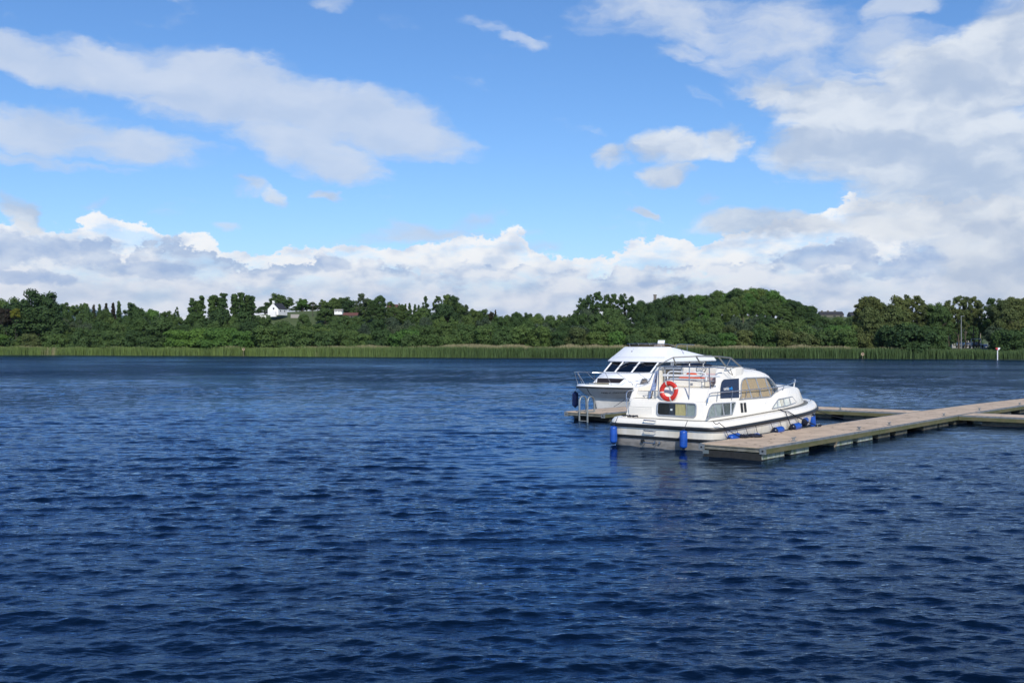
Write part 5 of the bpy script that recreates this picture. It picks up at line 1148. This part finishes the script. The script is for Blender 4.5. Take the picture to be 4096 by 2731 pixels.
# ------------------------------------------------------------------ the farther cruiser
def boat_b():
    B = empty('cabin_cruiser', mar(25.0, -14.6), -MA + math.pi)
    tag(B, 'white cruiser behind the finger pontoon, bow towards viewer, with high enclosed hardtop', 'boat', 'boats moored at the jetty')
    zs = lambda a: .98 + .26 * max(0, (a - 2) / 8.7) ** 1.6
    def rr(hb, a0, tip, zf, ab=5.5, ex=1.75, rc=.4): return ring(plan(hb, a0, ab, tip, ex, rc), zf)
    MB().loft([rr(1.1, .3, 9.4, -.4, 4.5, 1.5), rr(1.55, .2, 9.8, 0., 4.8, 1.5), rr(1.72, .15, 10.03, lambda a: .40 + .25 * max(0, a / 10) ** 2, 5., 1.58), rr(1.74, .15, 10.05, lambda a: .42 + .26 * max(0, a / 10) ** 2, 5., 1.6), rr(1.86, .05, 10.45, lambda a: zs(a) - .30, 5.4, 1.9), rr(1.98, 0, 10.68, lambda a: zs(a) - .03, 5.8, 2.2)], cap=True).build('hull', GELD, B, smooth=True)
    MB().tube([p_ for p_ in rr(1.775, .13, 10.13, lambda a: .47 + .28 * max(0, a / 10) ** 2, 5.1, 1.66)], (.012, .02), 6, closed=True).build('hull_line', mat('dark_hull_line', (.12, .12, .12), .5), B)  # thin dark grey line around the hull, just above the chine
    MB().loft([rr(1.98, 0, 10.68, lambda a: zs(a) - .04, 5.8, 2.2), rr(2.0, 0, 10.72, lambda a: zs(a) + .05, 5.8, 2.2), rr(1.95, .04, 10.66, lambda a: zs(a) + .14, 5.8, 2.2), rr(1.85, .1, 10.55, lambda a: zs(a) + .16, 5.8, 2.2), rr(1.0, 1, 9.6, lambda a: zs(a) + .16, 5.8, 1.8), rr(.2, 2, 8., lambda a: zs(a) + .16, 5., 1.8)], cap=False).build('deck', GEL2, B, smooth=True)
    MB().tube(rr(2.005, -.01, 10.73, lambda a: zs(a) + .0, 5.8, 2.2), (.03, .042), 8, closed=True).build('rub_strake', BLK, B, smooth=True)
    # stem line
    MB().tube([(0, 9.82, .03), (0, 10.07, .66), (0, 10.47, .95), (0, 10.70, 1.2)], .014, 6).build('stem_band', BLK, B)
    # forward cabin trunk
    wt = lambda a, z: (1.465 - .31 * (z - 1.36)) * (1 - .07 * max(0, (a - 7.4) / .75))
    tr = []
    for z, hb, fl, fx_ in ((1.05, 1.50, 1.02, 8.98), (1.36, 1.46, 1.0, 8.80), (1.68, 1.36, .92, 8.42), (1.82, 1.27, .84, 8.22), (1.90, 1.1, .6, 7.9)):
        tr.append([Vector(p_) for p_ in ((-hb, .9, z), (-hb, 4, z), (-hb, 7.4, z), (-hb * .93, 8.15 - (z - 1.05) * .5, z), (-fl, fx_, z), (0, fx_ + .06, z), (fl, fx_, z), (hb * .93, 8.15 - (z - 1.05) * .5, z), (hb, 7.4, z), (hb, 4, z), (hb, .9, z))])
    MB().loft(tr).build('forward_cabin', GEL2, B, smooth=True)
    # front window in the trunk nose
    ff = lambda z: 8.80 + (z - 1.36) * (8.42 - 8.80) / .32
    fn = lambda x, z, d: Vector((x, ff(z) + .10 + d - .07 * abs(x), z))
    pol = [(-.72, 1.39), (.72, 1.39), (.86, 1.64), (-.86, 1.64)]
    w = MB().tube([fn(x, z, .02) for x, z in pol], .022, 6, closed=True).build('front_window', GEL2, B); face_panel(pol, fn, .015, .008).build('patterned_blind', SCREEN, w)
    # port and starboard cabin windows
    for sd in (-1, 1):
        window_on(B, [(7.3, 1.62), (7.72, 1.62)], [(7.3, 1.36), (8.0, 1.36)], lambda a, z: wt(a, z), [], side=sd, curtain=mat('dusky_curtain', (.25, .20, .17), .8, var=.3), curt_rng=(.1, .9), fr=.02)
        window_on(B, [(6.0, 1.62), (7.22, 1.62)], [(6.0, 1.36), (7.22, 1.36)], lambda a, z: 1.54, [((6.6, 1.62), (6.6, 1.36))], side=sd, curtain=MATS['dusky_curtain'], curt_rng=(.1, .9), fr=.02)
    # main cabin lower body
    MB().loft([ring(plan(hb, .7, 6.8, tip, 3.2, .2), z) for z, hb, tip in ((1.0, 1.55, 7.75), (1.85, 1.50, 7.7), (1.93, 1.44, 7.6))]).build('saloon', GEL2, B, smooth=True)
    # windscreen: three raked front panes, glass band at the sides
    def wsr(z, off=0.): t = (z - 1.93) / .55; return [( -1.44 + .0 * t - off, 5.0, z), (-1.46 - off * 1, 7.05 - .80 * t, z), (-.52, 7.42 - .82 * t + off, z), (.52, 7.42 - .82 * t + off, z), (1.46 + off, 7.05 - .80 * t, z), (1.44 + off, 5.0, z)]
    band = MB(); lo, hi = wsr(1.92), wsr(2.50)
    band.loft([[Vector(p_) for p_ in wsr(1.92, -.02)] + [Vector((1.40, 1.2, 1.92)), Vector((-1.40, 1.2, 1.92))], [Vector(p_) for p_ in wsr(2.50, -.02)] + [Vector((1.40, 1.2, 2.5)), Vector((-1.40, 1.2, 2.5))]])
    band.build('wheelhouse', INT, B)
    sides = [(0, 1), (1, 2), (2, 3), (3, 4), (4, 5)]
    for i, j in sides:
        q = [Vector(lo[i]), Vector(lo[j]), Vector(hi[j]), Vector(hi[i])]
        MB().add(q, [(0, 1, 2, 3)]).build('windscreen_pane', GLASSB, B)
    for i in range(0, 6):
        MB().tube([Vector(lo[i]) + Vector((0, .012, 0)), Vector(hi[i]) + Vector((0, .012, 0))], .045 if 0 < i < 5 else .06, 8).build('windscreen_pillar', GEL2, B)
    for sd in (-1, 1):
        f = MB().box((sd * 1.42, 4.05, 2.17), (.06, 1.7, .5)).box((sd * 1.42, 2.2, 2.17), (.06, 1.6, .5)).build('side_window_frame', GEL2, B)
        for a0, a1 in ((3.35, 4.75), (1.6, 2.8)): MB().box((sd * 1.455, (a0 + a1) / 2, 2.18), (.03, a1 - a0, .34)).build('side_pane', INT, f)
    # wipers
    for x in (-.75, .2): MB().tube([(x, 6.8, 2.44), (x + .1, 6.92, 2.36), (x + .32, 7.16, 2.16)], .012, 5).box((x, 6.8, 2.43), (.14, .1, .05)).build('wiper', ALU, B)
    # sloping hardtop visor and flybridge body
    def hb_(z, hw, front, mid, aft, fw=None):
        return [Vector(p_) for p_ in ((-hw, aft, z), (-hw, (aft + front) / 2, z), (-hw, front, z), (-hw * .55, mid - .06, z), (0, mid, z), (hw * .55, mid - .06, z), (hw, front, z), (hw, (aft + front) / 2, z), (hw, aft, z))]
    MB().loft([hb_(2.44, 1.74, 6.28, 6.72, .75), hb_(2.49, 1.78, 6.30, 6.76, .72), hb_(2.74, 1.66, 5.98, 6.42, .9)], cap=True).build('hardtop', GEL2, B, smooth=True, bevel=.01)
    # upper moulding: slopes from visor to flybridge coaming
    top = lambda a: 3.22 if a > 3.95 else 3.12 - (3.95 - a) * .155 if a > 1.6 else 2.755
    secs = []
    def fsec(z1, hw, a): 
        c = .09; return [Vector(p_) for p_ in ((-1.66, a, 2.735), (-hw, a, z1 - c * .4), (-hw + c, a, z1), (0, a, z1 + .012), (hw - c, a, z1), (hw, a, z1 - c * .4), (1.66, a, 2.735))]
    for a in (5.30, 4.6, 3.95, 3.9, 3.3, 2.7, 2.1, 1.6, 1.2, .9): secs.append(fsec(top(a), 1.66 - (top(a) - 2.74) * .60, a))
    MB().loft(secs).build('flybridge', GEL2, B, smooth=True)
    # raked front of the flybridge, one curved sheet from visor to coaming
    fr_ = []
    for k in range(7):
        t = k / 6; z = 2.72 + t * .53; hw = 1.66 - t * .30
        fr_.append([Vector(p_) for p_ in ((-hw, 4.9, z), (-hw, 5.98 - .72 * t, z), (-hw * .8, 6.18 - .78 * t, z), (-hw * .45, 6.36 - .86 * t, z), (0, 6.42 - .9 * t, z), (hw * .45, 6.36 - .86 * t, z), (hw * .8, 6.18 - .78 * t, z), (hw, 5.98 - .72 * t, z), (hw, 4.9, z))])
    MB().loft(fr_).build('flybridge_front', GEL2, B, smooth=True)
    # emblem on the port slope of the flybridge
    em = MB(); cx, cz = 3.95, 2.93
    fe = lambda u, v: Vector((-(1.66 - (cz + v - 2.74) * .60 - .012) - .0, cx - u, cz + v))
    circ = lambda x, y, r, n=10: [fe(x + r * math.cos(k * 2 * math.pi / n), y + r * math.sin(k * 2 * math.pi / n)) for k in range(n)]
    em.tube([fe(-.07, 0), fe(0, .10), fe(.07, 0), fe(0, -.10)], .006, 5, closed=True).tube(circ(0, 0, .03), .005, 5, closed=True).tube([fe(0, .1), fe(0, .18)], .006, 5).tube(circ(0, .2, .02), .005, 5, closed=True).tube([fe(-.04, .15), fe(.04, .15)], .006, 5)
    em.build('emblem', mat('navy_emblem', (.03, .04, .12), .5), B)
    # flybridge windscreen, rails, seat
    wz = MB(); 
    P0 = [(-1.28, 4.4, 3.22), (-1.25, 5.12, 3.24), (-.6, 5.30, 3.26), (.6, 5.30, 3.26), (1.25, 5.12, 3.24), (1.28, 4.4, 3.22)]
    wz.loft([[Vector(p_) for p_ in P0], [Vector((p_[0] * 1.01, p_[1] + .05, p_[2] + (.16 if 0 < i < 5 else .04))) for i, p_ in enumerate(P0)]], cap=False, ringclosed=False)
    wz.build('smoked_windscreen', glass_mat('smoked_acrylic', (.30, .25, .21), .02), B)
    rail([(-1.30, 4.35, 3.24), (-1.27, 4.5, 3.31), (-1.27, 5.15, 3.41), (-.6, 5.36, 3.43), (.6, 5.36, 3.43), (1.27, 5.15, 3.41), (1.31, 4.98, 3.38), (1.31, 4.9, 3.22)], .014, STEEL, B, 'flybridge_rail')
    for w in (-1.0, -.3, .4, 1.0): rail([(w, 5.26, 3.24), (w, 5.36, 3.42)], .010, STEEL, B, 'rail_post')
    rail([(-1.25, 4.15, 3.22), (-1.25, 4.1, 3.36), (-1.25, 3.9, 3.40), (-1.22, 2.2, 3.36)], .014, STEEL, B, 'rear_rail'); rail([(-1.23, 3.0, 3.0), (-1.23, 3.0, 3.38)], .010, STEEL, B, 'rail_post')
    rail([(1.25, 4.15, 3.22), (1.25, 4.1, 3.36), (1.25, 3.9, 3.40), (1.22, 2.2, 3.36)], .014, STEEL, B, 'rear_rail')
    s = MB().box((0, 3.9, 3.30), (.48, .42, .1), bev=.03).build('flybridge_seat', GEL2, B); MB().loft([[Vector(p_) for p_ in ((-.22, 3.75 - q * .1, 3.33 + q * .3), (.22, 3.75 - q * .1, 3.33 + q * .3), (.20 - .05 * q, 3.68 - q * .1, 3.33 + q * .3), (-.20 + .05 * q, 3.68 - q * .1, 3.33 + q * .3))] for q in (0, .5, .8, .93)]).build('backrest', GEL2, s, smooth=True)
    for t_ in (1.1, .2): rail([(-1.2, 2.0 - t_, 2.82), (-.4, 2.0 - t_, 2.84)], .018, BLK, B, 'roof_bar')
    MB().tube([(.1, 5.60, 3.08), (.1, 5.68, 3.12)], .13, 16).build('round_vent', GEL2, B)
    hn = MB().tube([(.45, 5.7, 3.0), (.5, 5.75, 3.1), (.55, 5.5, 3.2)], .02, 6).build('horn', STEEL, B); MB().tube([(.45, 5.95, 2.98), (.45, 5.72, 3.02)], [.05, .02], 10).build('horn_bell', STEEL, hn)
    # pulpit
    def side(sd):
        P = [(sd * .45, 10.85, 1.98), (sd * .95, 10.45, 1.98), (sd * 1.45, 9.3, 1.96), (sd * 1.72, 8.0, 1.92), (sd * 1.80, 6.6, 1.86)]
        rl = rail(P, .015, STEEL, B, 'pulpit_rail')
        for (x, y, z), (x2, y2, z2) in (((sd * .42, 10.45, 1.34), (sd * .5, 10.82, 1.98)), ((sd * 1.05, 10.0, 1.32), (sd * .95, 10.45, 1.98)), ((sd * 1.60, 8.6, 1.24), (sd * 1.22, 9.85, 1.97)), ((sd * 1.80, 7.0, 1.18), (sd * 1.62, 8.5, 1.94))):
            rail([(x, y, z), (x2, y2, z2)], .013, STEEL, rl, 'stanchion')
    side(1); side(-1); rail([(-.45, 10.85, 1.98), (0, 10.92, 1.98), (.45, 10.85, 1.98)], .015, STEEL, B, 'pulpit_rail')
    MB().box((0, 10.4, 1.40), (.16, .5, .08)).tube([(-.1, 10.6, 1.42), (.1, 10.6, 1.42)], .05, 10).build('anchor_roller', STEEL, B)
    MB().box((.15, 9.3, 1.36), (.9, .3, .12), bev=.02).build('anchor_box', mat('weathered_board', (.22, .19, .12), .8), B)
    # name, letter by letter along the flared bow
    g_ = MB(); z0 = .95; aa = 10.24
    for chh, sz, adv in [('N', .155, .125)] + [(c_, .118, .098) for c_ in 'OBLE'] + [(' ', 0, .07), ('C', .155, .125)] + [(c_, .118, .100) for c_ in 'OMMANDER'] + [(' ', 0, .05), ('I', .155, .05), ('I', .155, .05)]:
        if chh == 'M': adv = .118
        sl = (HB(aa + .03, z0) - HB(aa - .06, z0)) / .09; ux = Vector((sl, -1, 0)).normalized()
        if sz:
            up = Vector((-(HB(aa, z0 + .1) - HB(aa, z0)) / .1, 0, 1)); up = (up - ux * up.dot(ux)).normalized(); nn = ux.cross(up)
            P = Vector((-HB(aa, z0), aa, z0)) + nn * .02
            glyphs(g_, chh, Matrix(((ux.x, up.x, nn.x, P.x), (ux.y, up.y, nn.y, P.y), (ux.z, up.z, nn.z, P.z), (0, 0, 0, 1))), sz, shear=.15, xs=1.2)
        aa += ux.y * adv * 1.0
    g_.build('lettering', mat('grey_lettering', (.05, .05, .06), .5), B)
    return B
def HB(a, z):
    """half breadth of the farther cruiser's topsides between the chine and the sheer"""
    zs = .98 + .26 * max(0, (a - 2) / 8.7) ** 1.6
    zl = zs - .30; zc = .42 + .26 * (a / 10) ** 2
    lo = outl(1.74, 5., 10.05, 1.6, a); m_ = outl(1.86, 5.4, 10.45, 1.9, a); h_ = outl(1.98, 5.8, 10.68, 2.2, a)
    if z < zl: return lo + (m_ - lo) * (z - zc) / (zl - zc)
    return m_ + (h_ - m_) * (z - zl) / .27
GLASSB = glass_mat('blue_tinted_pane', (.2, .27, .42), .10, 1.40)
BB = boat_b()
def Bp(w, a, z): return BB.matrix_basis @ Vector((w, a, z)) if False else mar(25.0, -14.6) - VV * w - UU * a + Vector((0, 0, z))
rope('mooring_rope', [Bp(-1.5, 8.9, 1.40), Bp(-1.75, 8.9, 1.20), mar(12.9, -12.0, DZ + .05)], 'thin dark rope from the farther cruiser foredeck to the finger pontoon', .012, sag=.10)
fender(Bp(1.45, 9.7, .92), Vector((0, 0, -1)), .75, .16, 'dark blue pear shaped fender hanging at the farther cruiser bow', [Bp(1.35, 9.65, 1.25)], BLU, 'blue fenders of the farther cruiser')

# ------------------------------------------------------------------ haze over the long view
MB().box((600, 6000, 298), (22000, 12600, 606)).build('haze', bpy.data.materials.new('haze_air'))
hz = bpy.data.objects['haze']; tag(hz, 'thin blue summer haze in the air', kind='stuff'); hm = hz.data.materials[0]; hm.use_nodes = True
hn = hm.node_tree; hn.nodes.clear(); ho = hn.nodes.new('ShaderNodeOutputMaterial'); pv_ = hn.nodes.new('ShaderNodeVolumePrincipled')
pv_.inputs['Color'].default_value = (.62, .78, 1, 1); pv_.inputs['Density'].default_value = 3.2e-5; pv_.inputs['Anisotropy'].default_value = .2; hn.links.new(pv_.outputs[0], ho.inputs['Volume'])
